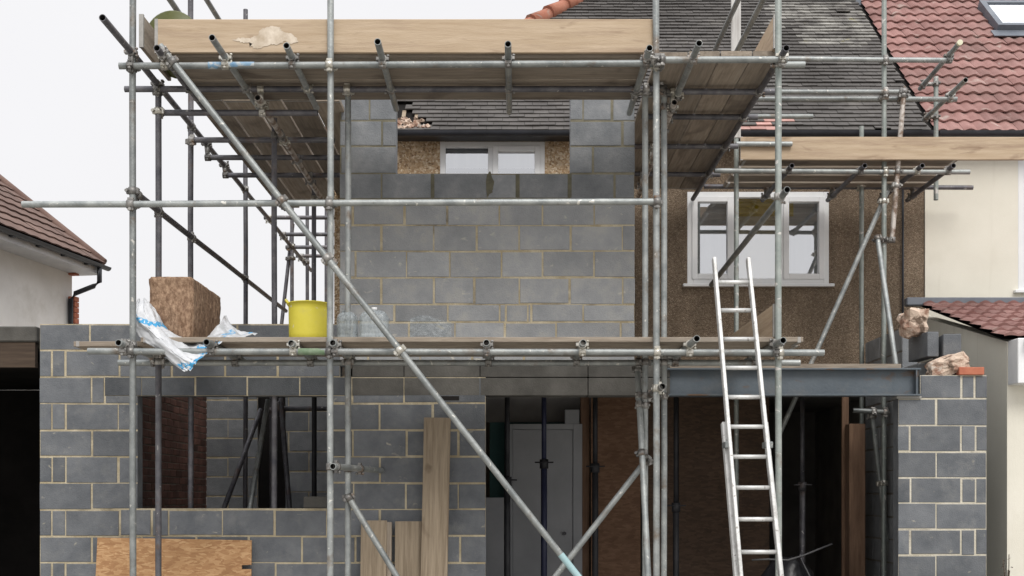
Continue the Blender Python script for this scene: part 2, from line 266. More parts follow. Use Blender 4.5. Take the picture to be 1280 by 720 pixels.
# ------------------------------------------------------------------ mesh helper
class MB:
    def __init__(s): s.v = []; s.f = []; s.t = []; s.m = []; s.sm = []
    def face(s, pts, tone=0.0, mi=0, smooth=False):
        i = len(s.v); s.v += [Vector(p) for p in pts]; s.f.append(tuple(range(i, i + len(pts)))); s.t.append(tone); s.m.append(mi); s.sm.append(smooth)
    def raw(s, verts, faces, tone=0.0, mi=0, smooth=False):
        i = len(s.v); s.v += [Vector(p) for p in verts]
        for f in faces: s.f.append(tuple(i + k for k in f)); s.t.append(tone); s.m.append(mi); s.sm.append(smooth)
    def box(s, lo, hi, tone=0.0, mi=0, bev=0.0):
        c = (Vector(lo) + Vector(hi)) / 2; h = (Vector(hi) - Vector(lo)) / 2
        s.obox(c, (1, 0, 0), (0, 1, 0), (0, 0, 1), h.x, h.y, h.z, tone, mi, bev)
    def obox(s, c, ax, ay, az, hx, hy, hz, tone=0.0, mi=0, bev=0.0):
        c = Vector(c); ax = Vector(ax).normalized(); ay = Vector(ay).normalized(); az = Vector(az).normalized()
        if bev <= 0:
            vs = [c + ax * hx * a + ay * hy * b + az * hz * d for a in (-1, 1) for b in (-1, 1) for d in (-1, 1)]
            s.raw(vs, [(0, 1, 3, 2), (4, 6, 7, 5), (0, 4, 5, 1), (2, 3, 7, 6), (0, 2, 6, 4), (1, 5, 7, 3)], tone, mi)
            return
        # chamfered box: 24 verts
        H = (hx, hy, hz); A = (ax, ay, az); idx = {}; vs = []
        for a in (-1, 1):
            for b in (-1, 1):
                for d in (-1, 1):
                    sg = (a, b, d)
                    for k in range(3):
                        p = c.copy()
                        for j in range(3): p += A[j] * sg[j] * (H[j] - (0 if j == k else bev))
                        idx[(sg, k)] = len(vs); vs.append(p)
        fs = []
        for k in range(3):
            i, j = (k + 1) % 3, (k + 2) % 3
            for sgn in (-1, 1):
                q = []
                for (a, b) in ((-1, -1), (1, -1), (1, 1), (-1, 1)):
                    g = [0, 0, 0]; g[k] = sgn; g[i] = a; g[j] = b; q.append(idx[(tuple(g), k)])
                fs.append(tuple(q if sgn > 0 else q[::-1]))
        for k in range(3):
            i, j = (k + 1) % 3, (k + 2) % 3
            for a in (-1, 1):
                for b in (-1, 1):
                    g0 = [0, 0, 0]; g0[i] = a; g0[j] = b; g1 = list(g0); g0[k] = -1; g1[k] = 1
                    g0 = tuple(g0); g1 = tuple(g1)
                    q = (idx[(g0, i)], idx[(g1, i)], idx[(g1, j)], idx[(g0, j)])
                    fs.append(q if a * b < 0 else q[::-1])
        for a in (-1, 1):
            for b in (-1, 1):
                for d in (-1, 1):
                    g = (a, b, d); q = (idx[(g, 0)], idx[(g, 1)], idx[(g, 2)])
                    fs.append(q if a * b * d > 0 else q[::-1])
        s.raw(vs, fs, tone, mi)
    def rings(s, rings, close=True, tone=0.0, mi=0, smooth=True, cap0=False, cap1=False):
        i0 = len(s.v); n = len(rings[0])
        for r in rings: s.v += [Vector(p) for p in r]
        for k in range(len(rings) - 1):
            for j in range(n if close else n - 1):
                a = i0 + k * n + j; b = i0 + k * n + (j + 1) % n
                s.f.append((a, b, b + n, a + n)); s.t.append(tone); s.m.append(mi); s.sm.append(smooth)
        if cap0: s.f.append(tuple(i0 + j for j in range(n))[::-1]); s.t.append(tone); s.m.append(mi); s.sm.append(False)
        if cap1: s.f.append(tuple(i0 + (len(rings) - 1) * n + j for j in range(n))); s.t.append(tone); s.m.append(mi); s.sm.append(False)
    def cyl(s, p0, p1, r, n=12, r1=None, caps=True, tone=0.0, mi=0):
        p0 = Vector(p0); p1 = Vector(p1); d = (p1 - p0).normalized(); u, w = frame(d); r1 = r if r1 is None else r1
        rg = [[p + (u * math.cos(2 * math.pi * k / n) + w * math.sin(2 * math.pi * k / n)) * q for k in range(n)] for p, q in ((p0, r), (p1, r1))]
        s.rings(rg, tone=tone, mi=mi, cap0=caps, cap1=caps)
    def pipe(s, p0, p1, r, wall=0.004, n=16, mi_in=1):
        """a hollow tube with open ends"""
        p0 = Vector(p0); p1 = Vector(p1); d = (p1 - p0).normalized(); u, w = frame(d)
        cs = [u * math.cos(2 * math.pi * k / n) + w * math.sin(2 * math.pi * k / n) for k in range(n)]
        L = (p1 - p0).length; seg = max(1, int(L / 0.8)); b = 0.0015
        bend = [Vector((random.uniform(-1, 1), random.uniform(-1, 1), random.uniform(-1, 1))) * 0.0025 if 0 < k < seg else Vector() for k in range(seg + 1)]
        s.rings([[p0.lerp(p1, k / seg) + bend[k] + c * r for c in cs] for k in range(seg + 1)])
        ri = r - wall
        s.rings([[p0 + c * ri for c in cs], [p0 + c * r for c in cs]], smooth=False)
        s.rings([[p1 + c * r for c in cs], [p1 + c * ri for c in cs]], smooth=False)
        e = min(0.3, L * 0.45)
        s.rings([[p0 + d * e + c * ri for c in cs], [p0 + c * ri for c in cs]], mi=mi_in, cap0=True)
        s.rings([[p1 + c * ri for c in cs], [p1 - d * e + c * ri for c in cs]], mi=mi_in, cap1=True)
    def sweep(s, pts, r, n=8, mi=0):
        pts = [Vector(p) for p in pts]; rg = []
        for k, p in enumerate(pts):
            d = (pts[min(k + 1, len(pts) - 1)] - pts[max(k - 1, 0)]).normalized(); u, w = frame(d)
            rg.append([p + (u * math.cos(2 * math.pi * j / n) + w * math.sin(2 * math.pi * j / n)) * r for j in range(n)])
        s.rings(rg, mi=mi, cap0=True, cap1=True)
    def lathe(s, prof, n=32, mi=0, mtx=None):
        rg = []
        for (r, z) in prof:
            ring = [Vector((r * math.cos(2 * math.pi * k / n), r * math.sin(2 * math.pi * k / n), z)) for k in range(n)]
            rg.append([mtx @ q for q in ring] if mtx else ring)
        s.rings(rg, mi=mi)
    def build(s, name, mats, parent=None, origin=None, rot=None):
        """rot: 3x3 axes of a local frame for grain; verts are in world metres"""
        mats = mats if isinstance(mats, (list, tuple)) else [mats]
        if origin is None:
            lo = [min(v[i] for v in s.v) for i in range(3)]; hi = [max(v[i] for v in s.v) for i in range(3)]
            origin = Vector(((lo[0] + hi[0]) / 2, (lo[1] + hi[1]) / 2, lo[2]))
        origin = Vector(origin)
        Mx = Matrix.Translation(origin) @ (rot.to_4x4() if rot else Matrix.Identity(4))
        inv = Mx.inverted()
        me = bpy.data.meshes.new(name); me.from_pydata([inv @ v for v in s.v], [], s.f); 
        for m in mats: me.materials.append(M[m] if isinstance(m, str) else m)
        me.polygons.foreach_set('material_index', s.m); me.polygons.foreach_set('use_smooth', s.sm)
        a = me.attributes.new('tone', 'FLOAT', 'FACE'); a.data.foreach_set('value', s.t)
        me.update()
        o = bpy.data.objects.new(name, me); COL.objects.link(o)
        WM[o.name] = Mx
        if parent:
            o.parent = parent; o.matrix_basis = WM[parent.name].inverted() @ Mx
        else: o.matrix_basis = Mx
        return o
WM = {}
def frame(d):
    d = Vector(d).normalized(); h = Vector((0, 0, 1)) if abs(d.z) < 0.9 else Vector((1, 0, 0))
    u = d.cross(h).normalized(); return u, d.cross(u).normalized()
def empty(name, loc):
    o = bpy.data.objects.new(name, None); COL.objects.link(o); o.location = loc; o.empty_display_size = 0.2
    WM[o.name] = Matrix.Translation(Vector(loc)); return o
def tag(o, label, cat, group=None):
    o['label'] = label; o['category'] = cat
    if group: o['group'] = group
    return o
def struct(o): o['kind'] = 'structure'; return o
def rj(a): return random.uniform(-a, a)

# ------------------------------------------------------------------ walls of blocks or bricks
def rects_minus(rc, holes):
    out = [rc]
    for (hx0, hx1, hz0, hz1) in holes:
        nxt = []
        for (x0, x1, z0, z1) in out:
            if hx1 <= x0 or hx0 >= x1 or hz1 <= z0 or hz0 >= z1: nxt.append((x0, x1, z0, z1)); continue
            if z0 < hz0: nxt.append((x0, x1, z0, hz0))
            if z1 > hz1: nxt.append((x0, x1, hz1, z1))
            a, b = max(z0, hz0), min(z1, hz1)
            if x0 < hx0: nxt.append((x0, hx0, a, b))
            if x1 > hx1: nxt.append((hx1, x1, a, b))
        out = nxt
    return [r for r in out if r[1] - r[0] > 0.004 and r[3] - r[2] > 0.004]

def masonry(mb, O, U, N, courses, holes, j=0.0150, thick=0.10, proud=0.004, jit=0.0045, wet=None):
    """courses: (u0, u1, z0, z1, [perpends]); O origin, U along the wall, N outward normal.  mats 0 = unit, 1 = mortar"""
    O = Vector(O); U = Vector(U); N = Vector(N); Z = Vector((0, 0, 1))
    W = lambda u, z, n: O + U * u + Z * z + N * n
    for ci, (u0, u1, z0, z1, perps) in enumerate(courses):
        for r in rects_minus((u0, u1, z0, z1), holes):
            c = W((r[0] + r[1]) / 2, (r[2] + r[3]) / 2, -thick / 2 - 0.0005)
            a, b, d = (r[1] - r[0]) / 2, thick / 2, (r[3] - r[2]) / 2
            vs = [c + U * a * p + N * b * q + Z * d * t for p in (-1, 1) for q in (-1, 1) for t in (-1, 1)]
            fs = [((0, 1, 3, 2), 0), ((4, 6, 7, 5), 0), ((0, 4, 5, 1), 0), ((2, 3, 7, 6), 1), ((0, 2, 6, 4), 0), ((1, 5, 7, 3), 0)]
            i = len(mb.v); mb.v += vs
            for f, mi in fs: mb.f.append(tuple(i + k for k in f)); mb.t.append(0); mb.m.append(mi); mb.sm.append(False)
        ps = [u0] + sorted(p for p in perps if u0 < p < u1) + [u1]
        for k in range(len(ps) - 1):
            jl = 0 if k == 0 else j / 2; jr = 0 if k == len(ps) - 2 else j / 2
            tone = random.gauss(0, 0.36)
            for r in rects_minus((ps[k] + jl + rj(jit), ps[k + 1] - jr + rj(jit), z0 + j / 2 + rj(jit), z1 - j / 2 + rj(jit)), holes):
                e = min(0.004, (r[1] - r[0]) * 0.2); pr = proud + rj(0.0015)
                if min(r[1] - r[0], r[3] - r[2]) < 0.008: continue
                ed = lambda: random.choice((0, 0, 0, 0.003, 0.006)) if (r[1] - r[0]) > 0.15 else 0
                bk = [W(r[0], r[2], 0), W(r[1], r[2], 0), W(r[1], r[3], 0), W(r[0], r[3], 0)]
                fr = [W(r[0] + e + ed(), r[2] + e, pr), W(r[1] - e - ed(), r[2] + e, pr), W(r[1] - e, r[3] - e, pr), W(r[0] + e, r[3] - e, pr)]
                mb.raw(bk + fr, [(4, 5, 6, 7), (0, 1, 5, 4), (1, 2, 6, 5), (2, 3, 7, 6), (3, 0, 4, 7)], tone, 0)
    if wet:
        for (u0_, u1_, z0_, z1_) in wet:
            n = 7; pts = []
            mb.raw([W(u0_, z0_, 0.0055), W(u1_, z0_, 0.0055), W(u1_, z1_, 0.0055), W(u0_, z1_, 0.0055)], [(0, 1, 2, 3)], 0, 2)

def half_bond(u0, u1, ztop, zbot, h, unit, first=0.0, closer=None, z_off=0):
    out = []; z = ztop; k = 0
    while z > zbot + 0.01:
        z0 = max(zbot, z - h)
        s = first + (unit / 2 if (k + z_off) % 2 else 0)
        p = []; u = s + math.floor((u0 - s) / unit) * unit
        while u < u1:
            if u > u0 + 0.03 and u < u1 - 0.03: p.append(u)
            u += unit
        out.append((u0, u1, z0, z, p)); z = z0; k += 1
    return out

# ================================================================== SETTING
g = MB(); n = 40
def gz(x, y): return 0.02 * noise.noise(Vector((x * 0.6, y * 0.6, 0))) if abs(x) < 30 and abs(y) < 30 else 0.0
xs = [-400, -120, -40, -20] + [-12 + k * 0.6 for k in range(41)] + [20, 40, 120, 400]
ys = [-400, -120, -40, -20] + [-12 + k * 0.6 for k in range(45)] + [30, 60, 120, 400]
vs = [Vector((x, y, gz(x, y) - 0.02)) for y in ys for x in xs]
fs = [(j * len(xs) + i, j * len(xs) + i + 1, (j + 1) * len(xs) + i + 1, (j + 1) * len(xs) + i) for j in range(len(ys) - 1) for i in range(len(xs) - 1)]
g.raw(vs, fs, smooth=True)
struct(g.build('ground', 'ground', origin=(0, 0, 0)))
slab = MB(); slab.box((-3.98, -0.05, 0.0), (4.05, 5.6, 0.14))
struct(slab.build('floor_slab', 'concrete', origin=(0, 2, 0)))

# ================================================================== BLOCK EXTENSION
H = 0.2255
TOP = 3.0125
XL, XR0, XD0, XD1, XR1 = XD(50, 10.4), XD(425, 10.4), XD(607, 10.4), XD(1123, 10.4), XD(1233, 10.4)
ext = tag(empty('block_extension', (0, 0, 0)), 'unfinished extension of grey concrete blocks with window opening, steel beam and open upper storey', 'building')
u = lambda px: XD(px, 10.4)
rows = []
A = [113, 165, 231, 297, 363]; B = [65, 82, 149, 215, 281, 347, 414]
left_rows = [(A, 0), (B, 0), ([115, 131, 177, 244, 309, 375, 440, 505], 1), ([65, 82, 148, 475, 541], 1), ([115, 441.5, 508, 573], 1),
             ([65, 82, 148, 409, 475, 541], 1), ([115, 442, 507.6, 573], 1), ([65, 82, 150, 190, 211, 278, 343, 409, 475, 541], 1),
             ([115, 178, 245, 311, 377, 444, 509, 575], 1), ([65, 82, 148, 214, 280, 345, 411, 476, 542], 1), ([115, 180, 247, 311, 377, 443, 509, 575], 1),
             ([65, 82, 148, 214, 280, 345, 411, 476, 542], 1), ([115, 180, 247, 311, 377, 443, 509, 575], 1), ([65, 82, 148, 214, 280, 345, 411, 476, 542], 1)]
lin = (u(131), u(440), ZD(494.9, 10.4), ZD(471, 10.4))
z = TOP
for k, (ps, full) in enumerate(left_rows):
    z0 = max(0.0, z - H); x1 = XR0 if k < 2 else XD0
    rows.append((XL, x1, z0, z, [u(p) for p in ps])); z = z0
win = (u(172), u(410), ZD(635.5, 10.4), ZD(495, 10.4))
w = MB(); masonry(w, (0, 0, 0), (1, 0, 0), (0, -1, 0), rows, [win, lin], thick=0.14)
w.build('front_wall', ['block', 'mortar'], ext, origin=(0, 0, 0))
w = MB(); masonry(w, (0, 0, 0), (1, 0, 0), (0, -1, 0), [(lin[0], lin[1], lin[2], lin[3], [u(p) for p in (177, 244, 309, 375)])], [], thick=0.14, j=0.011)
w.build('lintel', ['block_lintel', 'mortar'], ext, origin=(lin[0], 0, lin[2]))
# upper storey front wall with its wide opening
ub = [(99, []), (120, [426, 729]), (151, [426, 462, 729, 765]), (183, [477, 778]), (217, [426, 741]), (249, [476.6, 540.6, 609, 647, 712, 768]), (282, [441, 505.5, 559, 624, 678, 743]),
      (314, [476.6, 542, 596, 649, 713.6, 778]), (347, [444, 508, 562, 627, 678, 743]), (380.5, [476.6, 542, 593, 649, 712, 778]),
      (403, [493, 560, 625, 632, 660, 664, 729]), (425, [440, 511, 569, 631, 695, 776]), (457, [460, 525, 590, 655, 720])]
rows = []
for k in range(1, len(ub)):
    rows.append((XR0, u(793), ZD(ub[k][0], 10.4), ZD(ub[k - 1][0], 10.4), [u(p) for p in ub[k][1]]))
op = (u(495), u(713), ZD(217, 10.4), 9)
new_rows, rows = rows[:5], rows[5:]
w = MB()
wet = [(u(538.5), u(543), ZD(247, 10.4), ZD(218, 10.4)), (u(644.5), u(649.5), ZD(247, 10.4), ZD(217.5, 10.4)), (u(709.5), u(714.5), ZD(247, 10.4), ZD(217.5, 10.4))]
masonry(w, (0, 0, 0), (1, 0, 0), (0, -1, 0), new_rows, [op], thick=0.14, wet=wet)
c = P(609, 231, 10.4) + Vector((0, -0.0058, 0))
w.face([c + Vector(((0.012 + math.cos(a) * (0.045 if math.cos(a) > 0 else 0.022)) * (1 + 0.5 * noise.noise(Vector((math.cos(a) * 2, math.sin(a) * 2, 0)))), 0, math.sin(a) * 0.10 * (1 + 0.3 * noise.noise(Vector((math.cos(a), math.sin(a), 4)))) + 0.004)) for a in [k * math.pi / 14 for k in range(28)][::-1]], 0, 2)
w.build('newly_laid_wall', ['block_new', 'mortar_new', 'mortar_wet'], ext, origin=(0, 0, 0))
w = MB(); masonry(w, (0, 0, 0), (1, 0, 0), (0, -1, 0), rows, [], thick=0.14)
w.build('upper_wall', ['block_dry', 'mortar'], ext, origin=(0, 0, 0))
# pale chips of plaster on the blocks
# lintel under the upper storey, stained and coloured darker for deck shade
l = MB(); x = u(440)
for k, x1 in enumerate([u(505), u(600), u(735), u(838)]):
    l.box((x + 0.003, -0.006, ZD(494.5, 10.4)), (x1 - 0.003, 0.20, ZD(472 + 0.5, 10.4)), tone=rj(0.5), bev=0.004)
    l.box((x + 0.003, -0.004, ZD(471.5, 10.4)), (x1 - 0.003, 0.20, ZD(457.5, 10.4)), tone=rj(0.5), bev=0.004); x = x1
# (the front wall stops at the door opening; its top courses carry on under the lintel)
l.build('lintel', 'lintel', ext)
# right pier
def pier_rows():
    out = []; ys = [469, 498.6, 532, 564.7, 597.5, 629, 661.5, 694, 727, 760, 793, 826, 848]
    for k in range(len(ys) - 1):
        odd = [[1201.6, 1218], [1170]][k % 2] if k < 2 or k % 2 else [1137.7, 1201.6, 1219]
        x0 = u(1150) if k == 0 else XD1
        out.append((x0, XR1, max(0, ZD(ys[k + 1], 10.4)), ZD(ys[k], 10.4), [u(p) for p in odd]))
    return out
w = MB(); masonry(w, (0, 0, 0), (1, 0, 0), (0, -1, 0), pier_rows(), [], thick=0.14)
w.build('pier', ['block', 'mortar_pale'], ext, origin=(0, 0, 0))
# return walls of the storeys
w = MB()
masonry(w, (XR0, 0.14, 0), (0, 1, 0), (-1, 0, 0), half_bond(0, 2.70, ZD(217, 10.4), TOP - 0.2, H, 0.45, 0.2), [], thick=0.10)
w.build('side_wall', ['block', 'mortar'], ext, origin=(XR0, 0.1, 0))
w = MB()
masonry(w, (u(793), 0.14, 0), (0, -1, 0), (1, 0, 0), half_bond(-2.70, 0, ZD(217, 10.4), 2.72, H, 0.45, 0.2), [], thick=0.10)
w.build('side_wall', ['block', 'mortar'], ext, origin=(XR0, 0.1, 0))
w = MB()
masonry(w, (XL, 0.14, 0), (0, -1, 0), (-1, 0, 0), half_bond(-3.9, 0, TOP, 0.0, H, 0.45, 0.2), [], thick=0.10)
w.build('side_wall', ['block', 'mortar'], ext, origin=(XL, 0.1, 0))
# right flank wall behind the pier, stepped down
for k, (y0, y1, zt) in enumerate(((0.145, 0.75, ZD(450, 10.8)), (0.75, 1.20, ZD(450, 10.9)), (1.2, 2.4, ZD(421, 12.3)))):
    w = MB(); masonry(w, (XD1 + 0.42, 0, 0), (0, 1, 0), (-1, 0, 0), half_bond(y0, y1 - 0.002, zt, 0, H, 0.45, 0.1), [], thick=0.14)
    w.build('side_wall', ['block_dark', 'brick_mortar'], ext, origin=(XD1, y0, 0))
# back walls seen through the window opening
w = MB()
masonry(w, (0, 3.9, 0), (1, 0, 0), (0, -1, 0), half_bond(XD(258, 14.3), XD(322, 14.3), 2.9, 0, H, 0.45, XD(285, 14.3)), [], thick=0.12)
w.build('back_wall', ['block_dark', 'mortar'], ext, origin=(-3.2, 3.9, 0))
w = MB()
masonry(w, (0, 3.3, 0), (1, 0, 0), (0, -1, 0), half_bond(XD(357, 13.7), -1.43, 2.95, 0, H, 0.45, XD(386, 13.7)), [], thick=0.12)
w.build('back_wall', ['block_dark', 'mortar'], ext, origin=(-2.5, 3.6, 0))
w = MB()
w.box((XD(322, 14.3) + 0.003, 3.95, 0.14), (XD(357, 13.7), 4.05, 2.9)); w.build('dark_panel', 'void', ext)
# old red brick side wall inside
w = MB()
bc = half_bond(0.16, 3.88, 2.95, 0.14, 0.075, 0.225, 0.0)
masonry(w, (-3.54, 0, 0), (0, 1, 0), (1, 0, 0), [(a, b, c_, d, p) for (a, b, c_, d, p) in bc], [], j=0.010, thick=0.2, proud=0.003, jit=0.004)
w.build('brick_wall', ['brick', 'brick_mortar'], ext, origin=(-3.54, 0.2, 0.14))
# joisted deck over the rooms
d = MB()
for k in range(5):
    yy = 0.35 + k * 0.4
    d.box((-3.88, yy, 2.66), (-1.60, yy + 0.047, 2.86))
d.box((-3.88, 0.32, 2.862), (-1.60, 1.15, 2.88))
d.build('floor_joists', 'board', ext)
d = MB()
d.box((-1.36, 0.24, 2.66), (XD1 + 0.1, 2.80, 2.70))
d.build('ceiling', 'board', ext)
# steel beam over the wide opening
b = MB(); x0, x1 = u(833), u(1149); zb, zt = ZD(494.5, 10.35), ZD(460, 10.35); y0, y1 = -0.05, 0.10
tf = 0.014
b.box((x0, y0, zt - tf), (x1, y1, zt), bev=0.002); b.box((x0, y0, zb), (x1, y1, zb + tf), bev=0.002); b.box((x0, 0.02, zb + tf), (x1, 0.03, zt - tf))
b.box((u(1143), y0 + 0.004, zb + tf), (u(1143) + 0.01, 0.02, zt - tf))
sb = b.build('steel_beam', 'rsj', ext)
b = MB(); b.box((u(1120), -0.02, zb - 0.022), (u(1151), 0.12, zb - 0.001)); b.build('bearing_plate', 'concrete', ext)
# dark notch where a joist end was cut out above the pier by the window
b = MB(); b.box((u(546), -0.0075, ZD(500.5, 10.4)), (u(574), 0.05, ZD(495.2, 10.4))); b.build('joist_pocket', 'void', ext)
# interior of the ground floor behind the wide opening
it = MB()
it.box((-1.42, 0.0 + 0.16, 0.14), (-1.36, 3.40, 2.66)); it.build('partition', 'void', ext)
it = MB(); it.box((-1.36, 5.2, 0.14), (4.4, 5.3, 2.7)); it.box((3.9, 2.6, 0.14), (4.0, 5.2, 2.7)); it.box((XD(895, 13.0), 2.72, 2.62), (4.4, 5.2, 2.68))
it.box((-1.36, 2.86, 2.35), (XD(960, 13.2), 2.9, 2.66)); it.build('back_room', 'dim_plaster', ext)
it = MB(); it.box((XD(612, 13.2), 2.88, 0.14), (XD(712, 13.2), 2.92, 2.62)); it.build('teal_wall', 'teal', ext)
def framed(name, x0, x1, z0, z1, y, mk, panels, parent):
    q = MB(); q.box((x0, y, z0), (x1, y + 0.04, z1), bev=0.004)
    o = q.build(name, mk, parent)
    for (a, b_, c_, d_) in panels:
        q = MB(); q.box((x0 + a, y - 0.012, z0 + c_), (x0 + b_, y - 0.002, z0 + d_), bev=0.004); q.build('door_panel', mk, o)
    return o
xa, xb = XD(641, 13.1), XD(716, 13.1)
dz0, dz1 = 0.14, ZD(537, 13.1)
dr = framed('door', xa, xb, dz0, dz1, 2.70, 'door_white', [], ext)
q = MB(); q.box((xa - 0.06, 2.68, dz0), (xa - 0.002, 2.75, dz1 + 0.06), bev=0.004); q.box((xb + 0.002, 2.68, dz0), (xb + 0.10, 2.75, dz1 + 0.06), bev=0.004); q.box((xa - 0.002, 2.68, dz1 + 0.002), (xb + 0.002, 2.75, dz1 + 0.06), bev=0.003)
q.build('door_frame', 'door_white', ext)
q = MB(); q.cyl((xb - 0.09, 2.66, 1.15), (xb - 0.09, 2.70, 1.15), 0.02); q.build('handle', 'tube_dark', dr)
q = MB(); q.box((XD(603, 12.9), 2.55, 0.14), (XD(634, 12.9), 2.6, ZD(622, 12.9)), bev=0.003); q.build('plaster_panel', 'door_white', ext)
q = MB(); q.box((XD(726, 13.1), 2.72, 0.14), (XD(737, 13.1), 2.8, 2.62), bev=0.004); q.build('stud', 'timber_dark', ext)
q = MB(); q.box((XD(706, 13.1), 2.69, ZD(536, 13.1)), (XD(724, 13.1), 2.76, ZD(512, 13.1)), bev=0.004); q.build('fuse_box', 'door_white', ext)
for (xa, xb, mk_) in ((739, 801, 'osb_dark'), (803.5, 846, 'osb_deep'), (849, 962, 'osb_deep')):
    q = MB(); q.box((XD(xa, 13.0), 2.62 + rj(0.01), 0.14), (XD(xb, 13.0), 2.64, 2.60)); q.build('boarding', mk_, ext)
q = MB(); q.box((XD(1060, 12.4), 1.95, 0.14), (XD(1080, 12.4), 2.1, ZD(530, 12.4)), bev=0.005); q.build('timber_post', 'timber_dark', ext)
q = MB(); q.box((XD(1050, 12.6), 2.12, 0.14), (XD(1058.5, 12.6), 2.16, 2.58), bev=0.004); q.build('stud', 'timber_dark', ext)

# loose block on the sill, blocks, brick and rubble on the pier
def loose_block(name, c, hx, hy, hz, rz, mk, label, cat, bev=0.005):
    q = MB(); m3 = Matrix.Rotation(rz, 3, 'Z')
    q.obox(c, m3 @ Vector((1, 0, 0)), m3 @ Vector((0, 1, 0)), (0, 0, 1), hx, hy, hz, tone=rj(0.3), bev=bev)
    return tag(q.build(name, mk, origin=Vector(c) - Vector((0, 0, hz))), label, cat)
zs = win[2]
loose_block('concrete_block', ((u(378) + u(409)) / 2, 0.07, zs + 0.0515), 0.10, 0.05, 0.05, 0.0, 'lintel', 'low cut grey block lying on the sill at the right end of the window opening', 'concrete block')
D = 11.0
zt = ZD(450, 10.8)
loose_block('concrete_block', (XD(1157, 10.7) , 0.36, zt + 0.108), 0.05, 0.22, 0.1075, 0.05, 'block', 'grey block on edge under the pink rubble lump on the stepped wall', 'concrete block')
loose_block('concrete_block', (XD(1181, 10.75), 0.30, zt + 0.0955), 0.075, 0.2, 0.095, -0.12, 'block', 'single grey block standing on the pier between the two lumps of rubble', 'concrete block')
q = MB(); q.obox((XD(1217, 10.33), -0.03 + 0.05, ZD(469, 10.4) + 0.034), (1, 0, 0), (0, 1, 0), (0, 0, 1), 0.107, 0.05, 0.0325, bev=0.004)
tag(q.build('brick', 'brick_red'), 'red clay brick lying on the front edge of the right block pier', 'brick')
def rubble(name, c, s, seed, label, mtx=None):
    q = MB(); nu, nv = 15, 10; rg = []
    for i in range(nv + 1):
        th = math.pi * i / nv; ring = []
        for k in range(nu):
            ph = 2 * math.pi * k / nu
            p = Vector((math.sin(th) * math.cos(ph), math.sin(th) * math.sin(ph), math.cos(th)))
            m = max(abs(p.x), abs(p.y), abs(p.z)); p = p.lerp(p / m, 0.7)
            r = 1 + 0.30 * noise.noise(p * 1.5 + Vector((seed, 0, 0))) + 0.14 * noise.noise(p * 3.2 + Vector((0, seed, 0))) + 0.09 * noise.noise(p * 7 + Vector((seed, 3, 0)))
            p = Vector((p.x * s[0], p.y * s[1], p.z * s[2])) * r
            if mtx: p = mtx @ p
            ring.append(Vector(c) + p)
        rg.append(ring)
    q.rings(rg, smooth=False)
    return tag(q.build(name, 'rubble'), label, 'rubble')
rubble('rubble_lump', (XD(1142, 10.75), 0.36, zt + 0.215 + 0.10), (0.115, 0.12, 0.12), 3.1, 'pink and cream lump of broken masonry perched highest on the stepped block wall')
rubble('rubble_lump', (XD(1183, 10.5), 0.10, ZD(469, 10.4) + 0.085), (0.17, 0.11, 0.085), 8.4, 'long jagged piece of brick and white plaster lying beside the red brick', Matrix.Rotation(R(-22), 3, 'Y'))

# ================================================================== MAIN HOUSE
house = tag(empty('house', (1.3, 2.85, 0)), 'pebbledashed house with grey tiled hipped roof behind the scaffold', 'house')
YW, DW = 2.85, 13.25
PARTY = 4.49
def wallbox(x0, x1, z0, z1, y0, y1, holes):
    q = MB()
    for r in rects_minus((x0, x1, z0, z1), holes): q.box((r[0], y0, r[2]), (r[1], y1, r[3]))
    return q
wx0, wx1, wz0, wz1 = XD(859, DW), XD(1036, DW), ZD(355, DW), ZD(240, DW)
mx0, mx1, mz0, mz1 = XD(550, DW), XD(681, DW), ZD(262, DW), ZD(177, DW)
EZ = EYE + 3.885
q = wallbox(XD(806, DW) - 0.4, PARTY, 2.72, EZ - 0.02, YW, YW + 0.25, [(wx0, wx1, wz0, wz1)])
q.box((3.95, YW, 0.14), (PARTY, YW + 0.25, 2.72))
q.build('wall', 'pebble', house)
q = wallbox(-1.9, XD(806, DW) - 0.4, 2.72, EZ - 0.02, YW, YW + 0.25, [(mx0, mx1, mz0, mz1)])
q.box((-1.9, YW + 0.25, 0), (-1.65, YW + 7, EZ - 0.02))
q.build('wall', 'pebble_pale', house)
q = MB(); q.cyl((XD(1131, 13.15), YW - 0.035, 2.5), (XD(1131, 13.15), YW - 0.035, EZ - 0.1), 0.012); q.build('cable', 'black_pvc', house)

